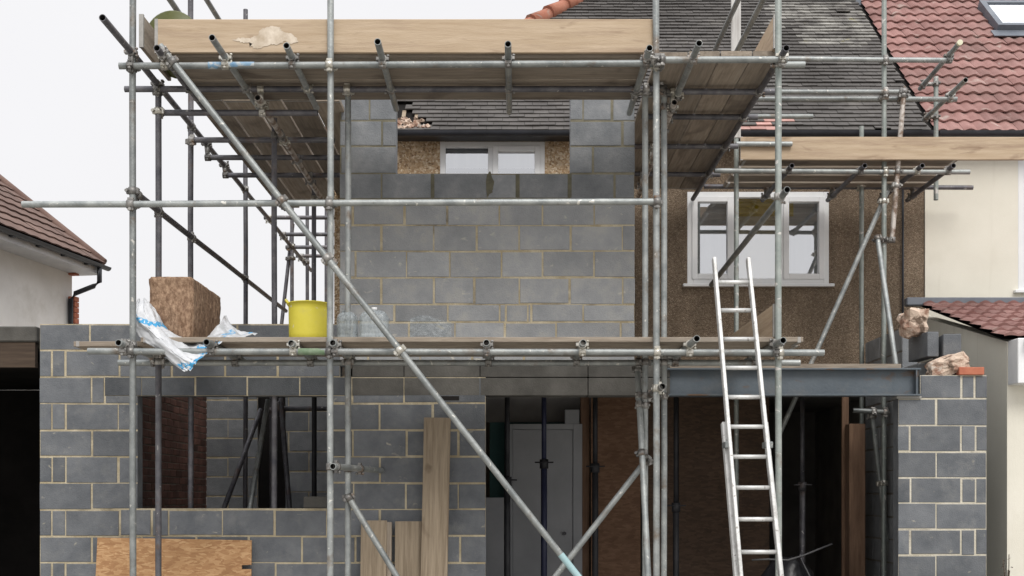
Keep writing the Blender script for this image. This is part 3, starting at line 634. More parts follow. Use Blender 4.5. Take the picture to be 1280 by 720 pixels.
def window(parent, x0, x1, z0, z1, y, cells, fw=0.065, sill=True, glass='glass'):
    """cells: (fraction0, fraction1, casement?)"""
    fr = MB(); yy0, yy1 = y - 0.012, y + 0.06
    fr.box((x0, yy0, z0), (x0 + fw, yy1, z1), bev=0.004); fr.box((x1 - fw, yy0, z0), (x1, yy1, z1), bev=0.004)
    fr.box((x0 + fw, yy0, z1 - fw), (x1 - fw, yy1, z1), bev=0.004); fr.box((x0 + fw, yy0, z0), (x1 - fw, yy1, z0 + fw), bev=0.004)
    for (a, b_, cas) in cells[:-1]:
        xm = x0 + (x1 - x0) * b_; fr.box((xm - fw / 2, yy0 + 0.002, z0 + fw), (xm + fw / 2, yy1, z1 - fw), bev=0.004)
    win_ = fr.build('window', 'white_paint', parent)
    for k, (a, b_, cas) in enumerate(cells):
        xa = x0 + (x1 - x0) * a + (fw if a == 0 else fw / 2); xb = x0 + (x1 - x0) * b_ - (fw if b_ == 1 else fw / 2)
        za, zb_ = z0 + fw, z1 - fw
        if cas:
            c_ = 0.05; m_ = MB(); y0_, y1_ = y - 0.026, y + 0.03
            m_.box((xa - 0.01, y0_, za - 0.01), (xa + c_, y1_, zb_ + 0.01), bev=0.004); m_.box((xb - c_, y0_, za - 0.01), (xb + 0.01, y1_, zb_ + 0.01), bev=0.004)
            m_.box((xa + c_, y0_, zb_ - c_), (xb - c_, y1_, zb_ + 0.01), bev=0.004); m_.box((xa + c_, y0_, za - 0.01), (xb - c_, y1_, za + c_), bev=0.004)
            m_.build('casement', 'white_paint', win_)
            xa += c_; xb -= c_; za += c_; zb_ -= c_
        m_ = MB(); m_.face([(xa - .004, y + 0.02, za - .004), (xb + .004, y + 0.02, za - .004), (xb + .004, y + 0.02, zb_ + .004), (xa - .004, y + 0.02, zb_ + .004)]); m_.build('pane', glass, win_)
    if sill:
        m_ = MB(); m_.box((x0 - 0.05, y - 0.06, z0 - 0.035), (x1 + 0.05, y + 0.01, z0 - 0.002), bev=0.005); m_.build('sill', 'white_paint', win_)
    return win_
w1 = window(house, wx0, wx1, wz0, wz1, YW + 0.005, [(0, 0.335, True), (0.335, 0.665, False), (0.665, 1, True)], fw=0.06)
w2 = window(house, mx0, mx1, mz0, mz1, YW + 0.01, [(0, 0.485, False), (0.485, 1, True)], fw=0.06, sill=False)
# blinds and rooms behind the panes
def backing(parent, name, x0, x1, z0, z1, y, mk):
    m_ = MB(); m_.box((x0, y, z0), (x1, y + 0.01, z1)); return m_.build(name, mk, parent)
fw3 = (wx1 - wx0) / 3
backing(w1, 'blind', wx0 + 0.03, wx0 + fw3, wz0, wz1, YW + 0.07, 'curtain')
backing(w1, 'blind', wx0 + fw3 + 0.01, wx0 + 2 * fw3, wz0, wz1 - 0.24, YW + 0.07, 'cream_blind')
backing(w1, 'blind', wx0 + fw3 + 0.01, wx0 + 2 * fw3 + 0.14, wz1 - 0.25, wz1, YW + 0.055, 'yellow_film')  # added yellow sheet imitates the boards reflected through tinted glass
backing(w1, 'blind', wx0 + 2 * fw3 + 0.01, wx1 - 0.03, wz0, wz1, YW + 0.07, 'curtain')
backing(w2, 'blind', mx0 + 0.02, mx1 - 0.02, mz0, mz1, YW + 0.09, 'curtain')
backing(w2, 'blind_rail', mx0 + 0.07, mx1 - 0.07, ZD(213.5, DW), ZD(208.5, DW), YW + 0.072, 'dark_rail')

# roofs -----------------------------------------------------------------
PITCH = 0.90
RY0 = 2.6
sl = math.atan(PITCH); cs_, sn_ = math.cos(sl), math.sin(sl)
def roofpt(x, t, h=0.0):     # t = plan metres up the slope from the eave
    return Vector((x, RY0 + t - sn_ * h, EZ + PITCH * t + cs_ * h))
HX0 = -1.89
TM = 3.45     # plan distance eave to ridge
def tile_roof(mb, x0, x1, t0, t1, keep, gauge=0.10, tw=0.165, mi_of=lambda x, t: 0):
    dt = gauge * cs_; k = 0; t = t0
    while t < t1:
        off = (tw / 2 if k % 2 else 0) + rj(0.01); x = x0 - off
        wav = rj(0.004)
        while x < x1:
            xa, xb = max(x, x0), min(x + tw - 0.004, x1)
            if xb - xa > 0.03 and keep((xa + xb) / 2, t):
                h = 0.030 + rj(0.003) + wav; sk = rj(0.004)
                if random.random() < 0.003: h += 0.018
                a0, a1 = t - 0.02 + sk, t + dt * 1.3
                p = [roofpt(xa, a0, h), roofpt(xb, a0, h + rj(0.003)), roofpt(xb, a1, 0.004), roofpt(xa, a1, 0.004)]
                q = [roofpt(xa, a0, h - 0.013), roofpt(xb, a0, h - 0.013)]
                tn = random.gauss(0, 0.33); mi = mi_of((xa + xb) / 2, t)
                mb.raw(p + q, [(0, 1, 2, 3), (4, 5, 1, 0), (4, 0, 3), (5, 2, 1)], tn, mi)
            x += tw
        t += dt; k += 1
hole_x0, hole_x1 = XD(497, 13.3), XD(536, 13.3)
def tpix(py):   # plan distance on the roof for a picture height
    k_ = (VY - py) / F; return (k_ * 13 - 3.885) / (PITCH - k_)
ht0, ht1 = tpix(160), tpix(132)
def keep(x, t):
    if x < HX0 + t + 0.02: return False
    e = 0.10 * noise.noise(Vector((x * 9, t * 9, 2)))
    if ht0 < t < ht1 and x < hole_x1 + e - (t - ht0) * 0.55 and x > hole_x0 - 0.4: return False
    return True
lx, lt = XD(1035, 15.2), tpix(30)
def mi_of(x, t):
    d_ = math.hypot((x - lx) / 0.9, (t - lt) / 0.75) + 0.5 * noise.noise(Vector((x * 3, t * 3, 5)))
    if d_ < 0.75: return 1
    px = VX + F * x / (13 + t)
    if (t < 0.22 and 915 < px < 985 and random.random() < 0.6) or (0.16 < t < 0.3 and 1080 < px < 1120 and random.random() < 0.6): return 2
    return 0
rf = MB(); tile_roof(rf, HX0, PARTY - 0.02, 0.0, TM, keep, mi_of=mi_of)
roof = rf.build('roof', ['tile_grey', 'lichen', 'tile_pink'], house, origin=(0, RY0, EZ))
q = MB()   # underlay, left hip slope, back slope
q.face([roofpt(HX0, 0.02, -0.02), roofpt(PARTY, 0.02, -0.02), roofpt(PARTY, TM, -0.02), roofpt(HX0 + TM, TM, -0.02)])
q.face([roofpt(HX0, 0.02, -0.03), roofpt(HX0 + TM, TM, -0.02), (HX0 + TM, RY0 + TM + 0.2, EZ + PITCH * TM), (HX0, RY0 + 2 * TM, EZ)])
q.face([(HX0 + TM, RY0 + TM + 0.01, EZ + PITCH * TM - 0.03), (PARTY, RY0 + TM + 0.01, EZ + PITCH * TM - 0.03), (PARTY, RY0 + 2 * TM, EZ), (HX0, RY0 + 2 * TM, EZ)])
q.build('underlay', 'void', roof)
q = MB(); nn = 16   # hip tiles
for k in range(nn):
    t0, t1 = TM * k / nn, TM * (k + 1) / nn + 0.03
    a, b_ = roofpt(HX0 + t0, t0, 0.045), roofpt(HX0 + t1, t1, 0.02)
    q.cyl(a, b_, 0.10, 10, 0.085, tone=rj(0.3))
q.build('hip_tiles', 'tile_terra', roof)
q = MB()   # soffit, fascia, gutter
q.box((HX0 + 0.05, RY0 + 0.03, EZ - 0.045), (PARTY, RY0 + 0.055, EZ - 0.005)); q.box((HX0 + 0.05, RY0 + 0.055, EZ - 0.045), (PARTY, YW - 0.002, EZ - 0.033))
q.build('fascia', 'black_pvc', house)
def gutter(mb, x0, x1, y, z, r=0.055):
    rg = []
    for x in (x0, x1):
        rg.append([Vector((x, y + r * math.cos(a), z + r * math.sin(a))) for a in [math.pi + math.pi * k / 10 for k in range(11)]])
    mb.rings(rg, close=False); rg2 = [[p + Vector((0, 0, 0.006)) for p in r_[::-1]] for r_ in rg]; mb.rings(rg2, close=False)
    for x in (x0, x1): mb.face([Vector((x, y + r * math.cos(a), z + r * math.sin(a))) for a in [math.pi + math.pi * k / 10 for k in range(11)]])
q = MB(); gutter(q, HX0 + 0.1, PARTY, RY0 - 0.035, EZ - 0.028, 0.05); q.build('gutter', 'black_pvc', house)
# rubble in the hole of the roof
q = MB()
for k in range(70):
    x = random.uniform(hole_x0 - 0.1, hole_x1 + 0.02); t = ht0 + random.random() ** 2 * 0.16 - 0.02; s_ = random.uniform(0.012, 0.035)
    c = roofpt(x, t, random.uniform(-0.01, 0.03)); m3 = Matrix.Rotation(random.uniform(0, 3), 3, Vector((rj(1), rj(1), 1)))
    q.obox(c, m3 @ Vector((1, 0, 0)), m3 @ Vector((0, 1, 0)), m3 @ Vector((0, 0, 1)), s_, s_ * 0.8, s_ * 0.6, tone=rj(0.4))
q.build('exposed_rubble', 'rubble', house)
q = MB()
for x in (hole_x0 + 0.07, hole_x0 + 0.21): q.obox(roofpt(x, (ht0 + ht1) / 2, -0.005), (1, 0, 0), roofpt(0, 1) - roofpt(0, 0), (0, -sn_, cs_), 0.02, 0.14, 0.012)
q.build('rafter', 'board_warm', house)
# chimney mostly above the frame
cx0, cx1, ct = XD(1008, 15.9), XD(1092, 15.9), tpix(2)
q = MB(); cy = RY0 + ct
masonry(q, (0, cy, 0), (1, 0, 0), (0, -1, 0), half_bond(cx0, cx1, EZ + PITCH * ct + 1.6, EZ + PITCH * ct - 0.1, 0.075, 0.225, 0), [], thick=0.5)
ch = q.build('chimney', ['brick', 'brick_mortar'], house)
q = MB(); q.box((cx0 - 0.02, cy - 0.03, EZ + PITCH * ct - 0.12), (cx1 + 0.02, cy - 0.008, EZ + PITCH * ct + 0.09)); q.build('flashing', 'lead', ch)
for k in range(2):
    q = MB(); q.lathe([(0.10, 0), (0.12, 0.03), (0.10, 0.08), (0.095, 0.4), (0.12, 0.43), (0.09, 0.44), (0.08, 0.1)], 14, mtx=Matrix.Translation((cx0 + 0.22 + 0.42 * k, cy + 0.25, EZ + PITCH * ct + 1.6))); q.build('chimney_pot', 'tile_terra', ch)

# ================================================================== RIGHT NEIGHBOUR
nb = tag(empty('house', (6, 2.85, 0)), 'cream rendered house with red tiled roof and lean-to porch at the right edge', 'house')
NX1 = 9.0
nwx0, nwx1, nwz0, nwz1 = XD(1274, 13.2), XD(1274, 13.2) + 1.3, ZD(362, 13.2), ZD(176, 13.2)
q = wallbox(PARTY + 0.004, NX1, 0, EZ - 0.02, YW - 0.02, YW + 0.25, [(nwx0, nwx1, nwz0, nwz1)]); q.box((NX1 - 0.25, YW + 0.25, 0), (NX1, YW + 7, EZ)); q.build('wall', 'cream', nb)
wn = window(nb, nwx0, nwx1, nwz0, nwz1, YW - 0.01, [(0, 0.5, False), (0.5, 1, True)])
backing(wn, 'blind', nwx0, nwx1, nwz0, nwz1, YW + 0.15, 'curtain')
def pantile(mb, O, U, S, Nn, width, length, gauge=0.30, roll=0.15, amp=0.022, step=0.028, keep=None):
    O = Vector(O); U = Vector(U).normalized(); S = Vector(S).normalized(); Nn = Vector(Nn).normalized()
    nc = int(math.ceil(length / gauge)); nx = int(width / roll * 6)
    prof = [0, 0.55, 0.95, 1.0, 0.6, 0.12]
    for c_ in range(nc):
        s0, s1 = c_ * gauge - 0.02, min(length, (c_ + 1) * gauge + 0.02)
        for k in range(nx):
            xa, xb = width * k / nx, width * (k + 1) / nx
            if keep and not keep((xa + xb) / 2, (s0 + s1) / 2): continue
            random.seed(c_ * 977 + k // 12); tn = random.gauss(0, 0.3); lift = rj(0.004)
            ha, hb = prof[k % 6] * amp + lift, prof[(k + 1) % 6] * amp + lift
            W = lambda x, s, h: O + U * x + S * s + Nn * h
            p = [W(xa, s0, ha + step), W(xb, s0, hb + step), W(xb, s1, hb), W(xa, s1, ha), W(xa, s0, step - 0.012 + ha * 0.3), W(xb, s0, step - 0.012 + hb * 0.3)]
            mb.raw(p, [(0, 1, 2, 3), (4, 5, 1, 0)], tn)
    random.seed(c_ + 5)
sk = (XD(1231, 15.3), XD(1231, 15.3) + 0.95, tpix(43), tpix(12))
Sv = Vector((0, cs_, sn_)); Nv = Vector((0, -sn_, cs_))
q = MB(); pantile(q, roofpt(PARTY + 0.03, -0.03), (1, 0, 0), Sv, Nv, NX1 - PARTY, TM / cs_, 0.233, 0.145, 0.022, 0.028)
rroof = q.build('roof', 'tile_red', nb, origin=(PARTY, RY0, EZ))
q = MB(); q.face([roofpt(PARTY, 0, -0.02), roofpt(NX1, 0, -0.02), roofpt(NX1, TM, -0.02), roofpt(PARTY, TM, -0.02)]); q.face([roofpt(PARTY, TM + .01, -0.03), roofpt(NX1, TM + .01, -0.03), (NX1, RY0 + 2 * TM, EZ), (PARTY, RY0 + 2 * TM, EZ)]); q.build('underlay', 'void', rroof)
q = MB(); fwk = 0.07
def slab_on_roof(mb, x0, x1, t0, t1, h0, h1):
    vs = [roofpt(x, t, h) for x in (x0, x1) for t in (t0, t1) for h in (h0, h1)]
    mb.raw(vs, [(0, 1, 3, 2), (4, 6, 7, 5), (0, 4, 5, 1), (2, 3, 7, 6), (0, 2, 6, 4), (1, 5, 7, 3)])
slab_on_roof(q, sk[0], sk[0] + fwk, sk[2], sk[3], 0, 0.12); slab_on_roof(q, sk[1] - fwk, sk[1], sk[2], sk[3], 0, 0.12)
slab_on_roof(q, sk[0] + fwk, sk[1] - fwk, sk[2], sk[2] + 0.05, 0, 0.118); slab_on_roof(q, sk[0] + fwk, sk[1] - fwk, sk[3] - 0.05, sk[3], 0, 0.118)
skl = q.build('skylight', 'lead', nb)
q = MB(); q.face([roofpt(sk[0] + fwk, sk[2] + 0.05, 0.10), roofpt(sk[1] - fwk, sk[2] + 0.05, 0.10), roofpt(sk[1] - fwk, sk[3] - 0.05, 0.10), roofpt(sk[0] + fwk, sk[3] - 0.05, 0.10)]); q.build('pane', 'glass_sky', skl)
q = MB(); slab_on_roof(q, sk[0] + fwk, sk[1] - fwk, sk[2] + 0.05, sk[3] - 0.05, 0.07, 0.075); q.build('blind', 'grey_pvc', skl)
q = MB(); slab_on_roof(q, sk[0] - 0.08, sk[1] + 0.1, sk[2] - 0.13, sk[2] - 0.004, 0.045, 0.055); q.build('flashing', 'lead', skl)
q = MB(); gutter(q, PARTY + 0.05, NX1, RY0 - 0.04, EZ - 0.03); q.box((PARTY + 0.02, RY0 + 0.03, EZ - 0.16), (NX1, RY0 + 0.055, EZ - 0.01)); q.box((PARTY + 0.02, RY0 + 0.055, EZ - 0.16), (NX1, YW - 0.02, EZ - 0.145)); q.build('gutter', 'black_pvc', nb)
# lean-to porch
PX, PD0, PD1 = 4.36, 12.83, 10.72
pz0, pz1 = ZD(380, 12.83), ZD(420, 10.72)
PW = 3.2
Sd = Vector((0, PD0 - PD1, pz0 - pz1)); Ln = Sd.length; Sd.normalize(); Nd = Vector((0, -Sd.z, Sd.y))
po = MB(); pantile(po, (PX - 0.06, PD1 + CAMY - 0.06, pz1 - 0.02), (1, 0, 0), Sd, Nd, PW, Ln + 0.05, 0.27, 0.145, 0.026, 0.028)
prf = po.build('porch_roof', 'tile_red', nb)
q = MB(); q.face([(PX - .05, PD1 + CAMY, pz1 - 0.025), (PX + PW, PD1 + CAMY, pz1 - 0.025), (PX + PW, PD0 + CAMY, pz0 - 0.025), (PX - .05, PD0 + CAMY, pz0 - 0.025)]); q.build('underlay', 'void', prf)
q = MB(); q.box((XD(1131, 12.8), PD0 + CAMY - 0.10, pz0 - 0.03), (PX + PW, PD0 + CAMY + 0.0, pz0 + 0.055), bev=0.01); q.build('flashing', 'lead', nb)
q = MB()   # gable side wall following the slope, front wall, door opening
ya, yb = PD1 + CAMY, YW - 0.02
q.raw([(PX, ya, 0), (PX, yb, 0), (PX, yb, pz0 - 0.05), (PX, ya, pz1 - 0.05), (PX + 0.15, ya, 0), (PX + 0.15, yb, 0), (PX + 0.15, yb, pz0 - 0.05), (PX + 0.15, ya, pz1 - 0.05)],
      [(0, 1, 2, 3), (4, 7, 6, 5), (0, 3, 7, 4), (3, 2, 6, 7)])
dx0 = XD(1274, 10.72)
q.box((PX + 0.151, ya + 0.001, 0), (dx0, ya + 0.15, pz1 - 0.06)); q.box((dx0, ya + 0.001, ZD(574, 10.72)), (PX + PW, ya + 0.15, pz1 - 0.06)); q.box((dx0 + 0.9, ya + 0.001, 0), (PX + PW, ya + 0.15, ZD(574, 10.72)))
q.build('porch_wall', 'cream', nb)
q = MB(); q.box((dx0 + 0.002, ya + 0.03, 0), (dx0 + 0.898, ya + 0.08, ZD(574, 10.72) - 0.003), bev=0.004); dd = q.build('door', 'door_brown', nb)
q = MB(); q.box((dx0 + 0.1, ya + 0.018, 0.2), (dx0 + 0.8, ya + 0.028, 0.9), bev=0.006); q.box((dx0 + 0.1, ya + 0.018, 1.0), (dx0 + 0.8, ya + 0.028, 1.75), bev=0.006); q.build('door_panel', 'door_brown', dd)
q = MB(); q.box((PX + 0.004, ya - 0.22, ZD(479, 10.5)), (PX + PW, ya - 0.004, ZD(421, 10.5) - 0.01), bev=0.006); q.build('fascia_box', 'white_paint', nb)
q = MB(); gutter(q, PX + 0.06, PX + PW, ya - 0.28, ZD(423, 10.45), 0.055); q.build('gutter', 'black_pvc', nb)
# a twig weed at the foot of the porch wall is below the picture edge except its tip
tw = MB(); base = Vector((XD(1257, 10.3), -0.12, 0))
for k in range(5):
    tip = base + Vector((rj(0.05), rj(0.04), 0.98 + rj(0.12))); mid = base.lerp(tip, 0.55) + Vector((rj(0.03), rj(0.03), 0)); tw.sweep([base, mid, tip], 0.004, 5)
for k in range(26):
    p = base + Vector((rj(0.06), rj(0.05), random.uniform(0.4, 1.05))); a = Vector((rj(1), rj(1), rj(1))).normalized() * 0.02; b2 = a.cross(Vector((rj(1), rj(1), 1))).normalized() * 0.01
    tw.face([p - a, p + b2, p + a, p - b2], rj(0.5))
tag(tw.build('weed', 'bark'), 'thin dark weed growing beside the cream porch wall', 'plant')

# ================================================================== LEFT NEIGHBOUR
lh = tag(empty('house', (-6.3, 6.6, 0)), 'white rendered house with brown tiled roof and dark downpipe at the left edge', 'house')
th = math.atan(0.168); Dv = Vector((math.sin(th), math.cos(th), 0)); Rv = Vector((math.cos(th), -math.sin(th), 0))   # along the flank (away), outwards
C0 = P(90, 620, 17.0); C0.z = 0
EZL = ZD(329, 17.0)
def LW(along, out, z_): return C0 + Dv * along + Rv * out + Vector((0, 0, z_))
q = MB()
Lg = 9.0
q.raw([LW(-Lg, 0, 0), LW(0, 0, 0), LW(0, 0, EZL), LW(-Lg, 0, EZL), LW(-Lg, -6, 0), LW(0, -6, 0), LW(0, -6, EZL), LW(-Lg, -6, EZL)],
      [(0, 1, 2, 3), (1, 5, 6, 2), (5, 4, 7, 6), (4, 0, 3, 7), (3, 2, 6, 7)])
q.build('wall', 'white_render', lh)
q = MB()
for (za, zb_) in ((ZD(405, 17), ZD(368, 17)), (ZD(345, 17), ZD(318, 17))):
    masonry(q, LW(0.003, 0.0, 0), Rv * -1, Dv * -1, [], [])
    n_ = int((zb_ - za) / 0.075)
    for k in range(n_):
        z0_ = za + k * 0.075; wd = 0.10 if k % 2 else 0.14
        q.obox(LW(-0.045, 0.05, z0_ + 0.033), Dv, Rv, (0, 0, 1), 0.055, 0.05, 0.033, tone=rj(0.4))
q.build('brick_quoin', 'brick_red', lh)
q = MB(); q.raw([LW(-Lg, 0.10, 0), LW(-0.0, 0.10, 0), LW(0.0, 0.10, EZL - .3), LW(-Lg, 0.1, EZL - .3)], [(0, 1, 2, 3)]) if False else None
TPL = 0.78; RUN = 3.6; OV = 0.36
def LR(along, s, h=0.0):   # s plan metres up the slope from the eave line
    return LW(along, OV - s, EZL + 0.02 + TPL * s) + Vector((0, 0, h))
q = MB(); sv = (LR(0, 1) - LR(0, 0)); nv = Dv.cross(sv.normalized()); nv = nv if nv.z > 0 else -nv
pantile(q, LR(-Lg, 0), Dv, sv, nv, Lg + 0.22, RUN * math.hypot(1, TPL), 0.25, 0.26, 0.008, 0.024)
lr = q.build('roof', 'tile_brown', lh)
q = MB(); q.face([LR(-Lg, 0, -.03), LR(.2, 0, -.03), LR(.2, RUN, -.03), LR(-Lg, RUN, -.03)]); q.face([LR(-Lg, RUN, -.03), LR(.2, RUN, -.03), LW(.2, OV - 2 * RUN, EZL), LW(-Lg, OV - 2 * RUN, EZL)]); q.face([LW(.2 - .2, -0.02, EZL), LW(0, -6, EZL), LR(0.0, RUN, -.05)]); q.build('underlay', 'void', lr)
q = MB(); c_ = [LR(.23, k * RUN / 12, 0.02) for k in range(13)]
q.sweep(c_, 0.055, 8); q.build('verge', 'tile_brown', lr)
q = MB()
q.raw([LW(-Lg, OV, EZL - 0.01), LW(0.15, OV, EZL - 0.01), LW(0.15, OV, EZL - 0.15), LW(-Lg, OV, EZL - 0.15), LW(-Lg, 0.002, EZL - 0.152), LW(0.15, 0.002, EZL - 0.152)], [(0, 1, 2, 3), (3, 2, 5, 4)])
q.build('soffit', 'grey_pvc', lh)
q = MB()
rg = [[LW(a, OV + 0.05 + 0.05 * math.cos(t_), EZL - 0.03 + 0.05 * math.sin(t_)) for t_ in [math.pi + math.pi * k / 8 for k in range(9)]] for a in (-Lg, 0.25)]
q.rings(rg, close=False); q.face(rg[1]); q.build('gutter', 'black_pvc', lh)
for a in (-0.3, -0.9, -1.5, -2.1):
    q = MB(); q.obox(LW(a, OV + 0.01, EZL - 0.07), Dv, Rv, (0, 0, 1), 0.03, 0.05, 0.02); q.build('gutter_bracket', 'black_pvc', lh)
q = MB(); q.sweep([LW(0.0, OV + 0.05, EZL - 0.05), LW(0.0, OV + 0.05, EZL - 0.27), LW(-0.02, OV - 0.02, EZL - 0.33), LW(-0.10, 0.10, EZL - 0.44), LW(-0.12, 0.05, EZL - 0.52), LW(-0.12, 0.05, 0)], 0.034, 10)
q.build('downpipe', 'black_pvc', lh)
# garage at the far left
ga = tag(empty('garage', (-6, 1, 0)), 'flat roofed garage with brown beam and dark open front left of the block wall', 'garage')
gx0, gx1 = -6.55, XD(49, 10.6)
q = MB(); q.box((gx0, 0.14, ZD(428, 10.6)), (gx1, 3.5, ZD(409, 10.6)), bev=0.01); q.build('roof', 'lintel', ga)
q = MB(); q.box((gx0, 0.16, ZD(459, 10.56)), (gx1 - 0.02, 0.22, ZD(428, 10.6) - 0.004)); q.build('beam', 'beam_brown', ga)
q = MB(); masonry(q, (0, 2.9, 0), (1, 0, 0), (0, -1, 0), half_bond(gx1 - .95, gx1 - .13, 2.6, 0, 0.075, 0.225), [], thick=0.2)
q.build('pier', ['brick', 'brick_mortar'], ga)
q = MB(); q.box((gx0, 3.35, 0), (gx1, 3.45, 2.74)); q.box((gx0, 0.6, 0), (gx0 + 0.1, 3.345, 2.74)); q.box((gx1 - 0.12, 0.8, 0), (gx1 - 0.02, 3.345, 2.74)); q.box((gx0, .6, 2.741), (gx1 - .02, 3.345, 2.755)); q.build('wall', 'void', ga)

# far tree whose top just clears the block wall
tr = tag(empty('tree', (P(150, 0, 45).x, 34.6, 0)), 'distant brownish tree whose top shows above the left block wall', 'tree')
bx, by = P(150, 0, 45).x, 34.6
q = MB(); q.cyl((bx, by, 0), (bx + 0.1, by, 4.5), 0.22, 8, 0.1)
for k in range(6): q.cyl((bx, by, 3 + k * 0.3), (bx + rj(1.5), by + rj(1.5), 5.5 + rj(0.8)), 0.07, 6, 0.02)
q.build('trunk', 'bark', tr)
q = MB()
for k in range(2600):
    a = Vector((random.gauss(0, 1), random.gauss(0, 1), random.gauss(0, 1))).normalized() * random.random() ** 0.4
    p = Vector((bx + a.x * 1.7, by + a.y * 1.7, 5.6 + a.z * 2.15)); s_ = random.uniform(0.04, 0.1)
    d1 = Vector((rj(1), rj(1), rj(1))).normalized() * s_; d2 = d1.cross(Vector((rj(1), rj(1), rj(1)))).normalized() * s_ * 0.6
    q.face([p - d1, p + d2, p + d1, p - d2], rj(0.8))
q.build('crown', 'leaf', tr)

# ================================================================== SCAFFOLDS
TR = 0.02415
scaf = tag(empty('scaffold', (-0.4, -0.8, 0)), 'large galvanised tube scaffold wrapped round the front and flanks of the block extension', 'scaffold')
scaf2 = tag(empty('scaffold', (3.6, 2.0, 0)), 'smaller tube scaffold with one deck along the pebbledash wall on the right', 'scaffold')
TUBES = {scaf: [], scaf2: []}
def tube(par, kind, p0, p1, mk='tube', r=TR):
    q = MB(); q.pipe(p0, p1, r)
    o = q.build(kind, [mk, 'tube_inner'], par, origin=(Vector(p0) + Vector(p1)) / 2)
    TUBES.setdefault(par, []).append((o, Vector(p0), Vector(p1), r)); return o
def std(par, px, D, z0, z1, mk='tube', px1=None):
    a = P(px, 620, D); b_ = P(px1 if px1 is not None else px, 620, D); a.z, b_.z = z0, z1
    return tube(par, 'standard', a, b_, mk)
# standards: uprights (bases stand on the ground)
std(scaf, 166, 9.0, 0, 6.3); std(scaf, 413, 9.0, 0, 6.3); std(scaf, 821, 9.0, 0, 6.3, px1=819.5); std(scaf, 973, 9.0, 0, 6.3, 'tube_green')
std(scaf, 198, 9.65, 0, ZD(115, 9.65), 'tube_dark'); std(scaf, 238.5, 10.68, 0, 6.4, 'tube_dark'); std(scaf, 307, 12.8, 0, ZD(12, 12.8), 'tube_dark')
std(scaf, 435, 9.68, 0, ZD(107, 9.68) - 0.02); std(scaf, 806.5, 9.68, 0, ZD(108, 9.68) - 0.02); std(scaf, 343, 10.45, 0.14, ZD(148, 10.45), 'tube_dark')
std(scaf, 830, 9.72, 0, ZD(110, 9.72)); std(scaf, 920.5, 12.05, 0.14, 6.9, 'tube_green')
std(scaf, 384, 16.6, 0, ZD(255, 16.6), 'tube_dark'); std(scaf, 392.5, 12.55, 0.14, ZD(225, 12.55), 'tube_dark'); std(scaf, 408, 16.8, 0, ZD(255, 16.8), 'tube_dark'); std(scaf, 365, 15.6, 0, ZD(250, 15.6), 'tube_dark')
# ledgers along the front
def ltube(par, kind, x0, x1, y, D, mk='tube', y1=None): return tube(par, kind, P(x0, y, D), P(x1, y if y1 is None else y1, D), mk)
ltube(scaf, 'ledger', 149, 826, 82.5, 8.95, y1=79); ltube(scaf, 'ledger', 818, 984, 75, 8.90, y1=74.5)
tube(scaf, 'ledger', (XD(156, 9.62), 9.62 + CAMY, EYE + 3.20), (XD(826, 9.62), 9.62 + CAMY, EYE + 3.20), 'tube_dark')
ltube(scaf, 'guard_rail', 28, 825, 255.5, 8.95, y1=252)
ltube(scaf, 'ledger', 110, 1030, 439, 8.95, y1=441); ltube(scaf, 'ledger', 148, 1000, 453.5, 9.73)
# transoms of the top deck, open ends to the front
for (px, py, D0, D1, px1) in ((196, 60, 8.75, 10.1, 247), (265, 47, 8.55, 10.15, 310), (358, 57, 8.7, 10.1, 392), (472, 52, 8.6, 10.1, 494), (635, 55, 8.66, 10.2, 637), (812, 60, 8.72, 10.2, 797), (874, 54, 8.62, 10.8, 836), (983, 60, 8.75, 13.2, 877)):
    a = P(px, py, D0); b_ = P(px1, 0, D1); b_.z = a.z + 0.0; b_.x = a.x + rj(0.01)
    tube(scaf, 'transom', a, b_, 'tube_dark' if px in (196, 983) else 'tube')
# flank decks: cross transoms, coloured dark to read as silhouettes from below
for (px, py, D) in ((200, 141, 9.69), (240, 175, 10.62), (260, 197, 11.2), (282, 219, 11.9), (330, 272, 14.2), (349, 293, 15.1), (357, 309, 15.6), (370, 320, 16.4)):
    a = P(px, py, D); b_ = a.copy(); b_.x = -1.52 if D < 12.9 else -1.95; tube(scaf, 'transom', a, b_, 'tube_dark')
for D in (9.72, 10.36, 11.25, 12.2):
    z_ = EYE + 3.215; tube(scaf, 'transom', (1.12, D + CAMY, z_), (2.10 if D > 10 else 2.14, D + CAMY, z_ + rj(0.01)), 'tube_dark')
# depth ledgers and rails on the flanks
tube(scaf, 'ledger', P(128, 22, 8.32), Vector((-2.79, 17.2 + CAMY, EYE + 3.17)), 'tube_dark')
tube(scaf, 'ledger', P(322, 122, 9.50), Vector((-1.93, 13.3 + CAMY, EYE + 3.04)), 'tube_rust')
tube(scaf, 'ledger', P(843, 128, 9.6), Vector((1.33, 12.9 + CAMY, EYE + 3.09)), 'tube_rust')
tube(scaf, 'guard_rail', P(172, 243, 9.10), Vector((-2.78, 15.2 + CAMY, EYE + 2.30)), 'tube_dark')
tube(scaf, 'guard_rail', (-2.72, 8.9 + CAMY, EYE + 3.97), (-2.72, 14.0 + CAMY, EYE + 3.97)); tube(scaf, 'guard_rail', (-2.72, 9.2 + CAMY, EYE + 4.45), (-2.72, 14.6 + CAMY, EYE + 4.47))
tube(scaf, 'guard_rail', P(984, 237, 8.80), P(889, 356, 12.25), 'tube')
tube(scaf, 'guard_rail', (2.02, 8.8 + CAMY, EYE + 3.95), (2.02, 12.3 + CAMY, EYE + 3.95)); tube(scaf, 'guard_rail', (2.03, 9.2 + CAMY, EYE + 4.40), (2.03, 12.6 + CAMY, EYE + 4.41))
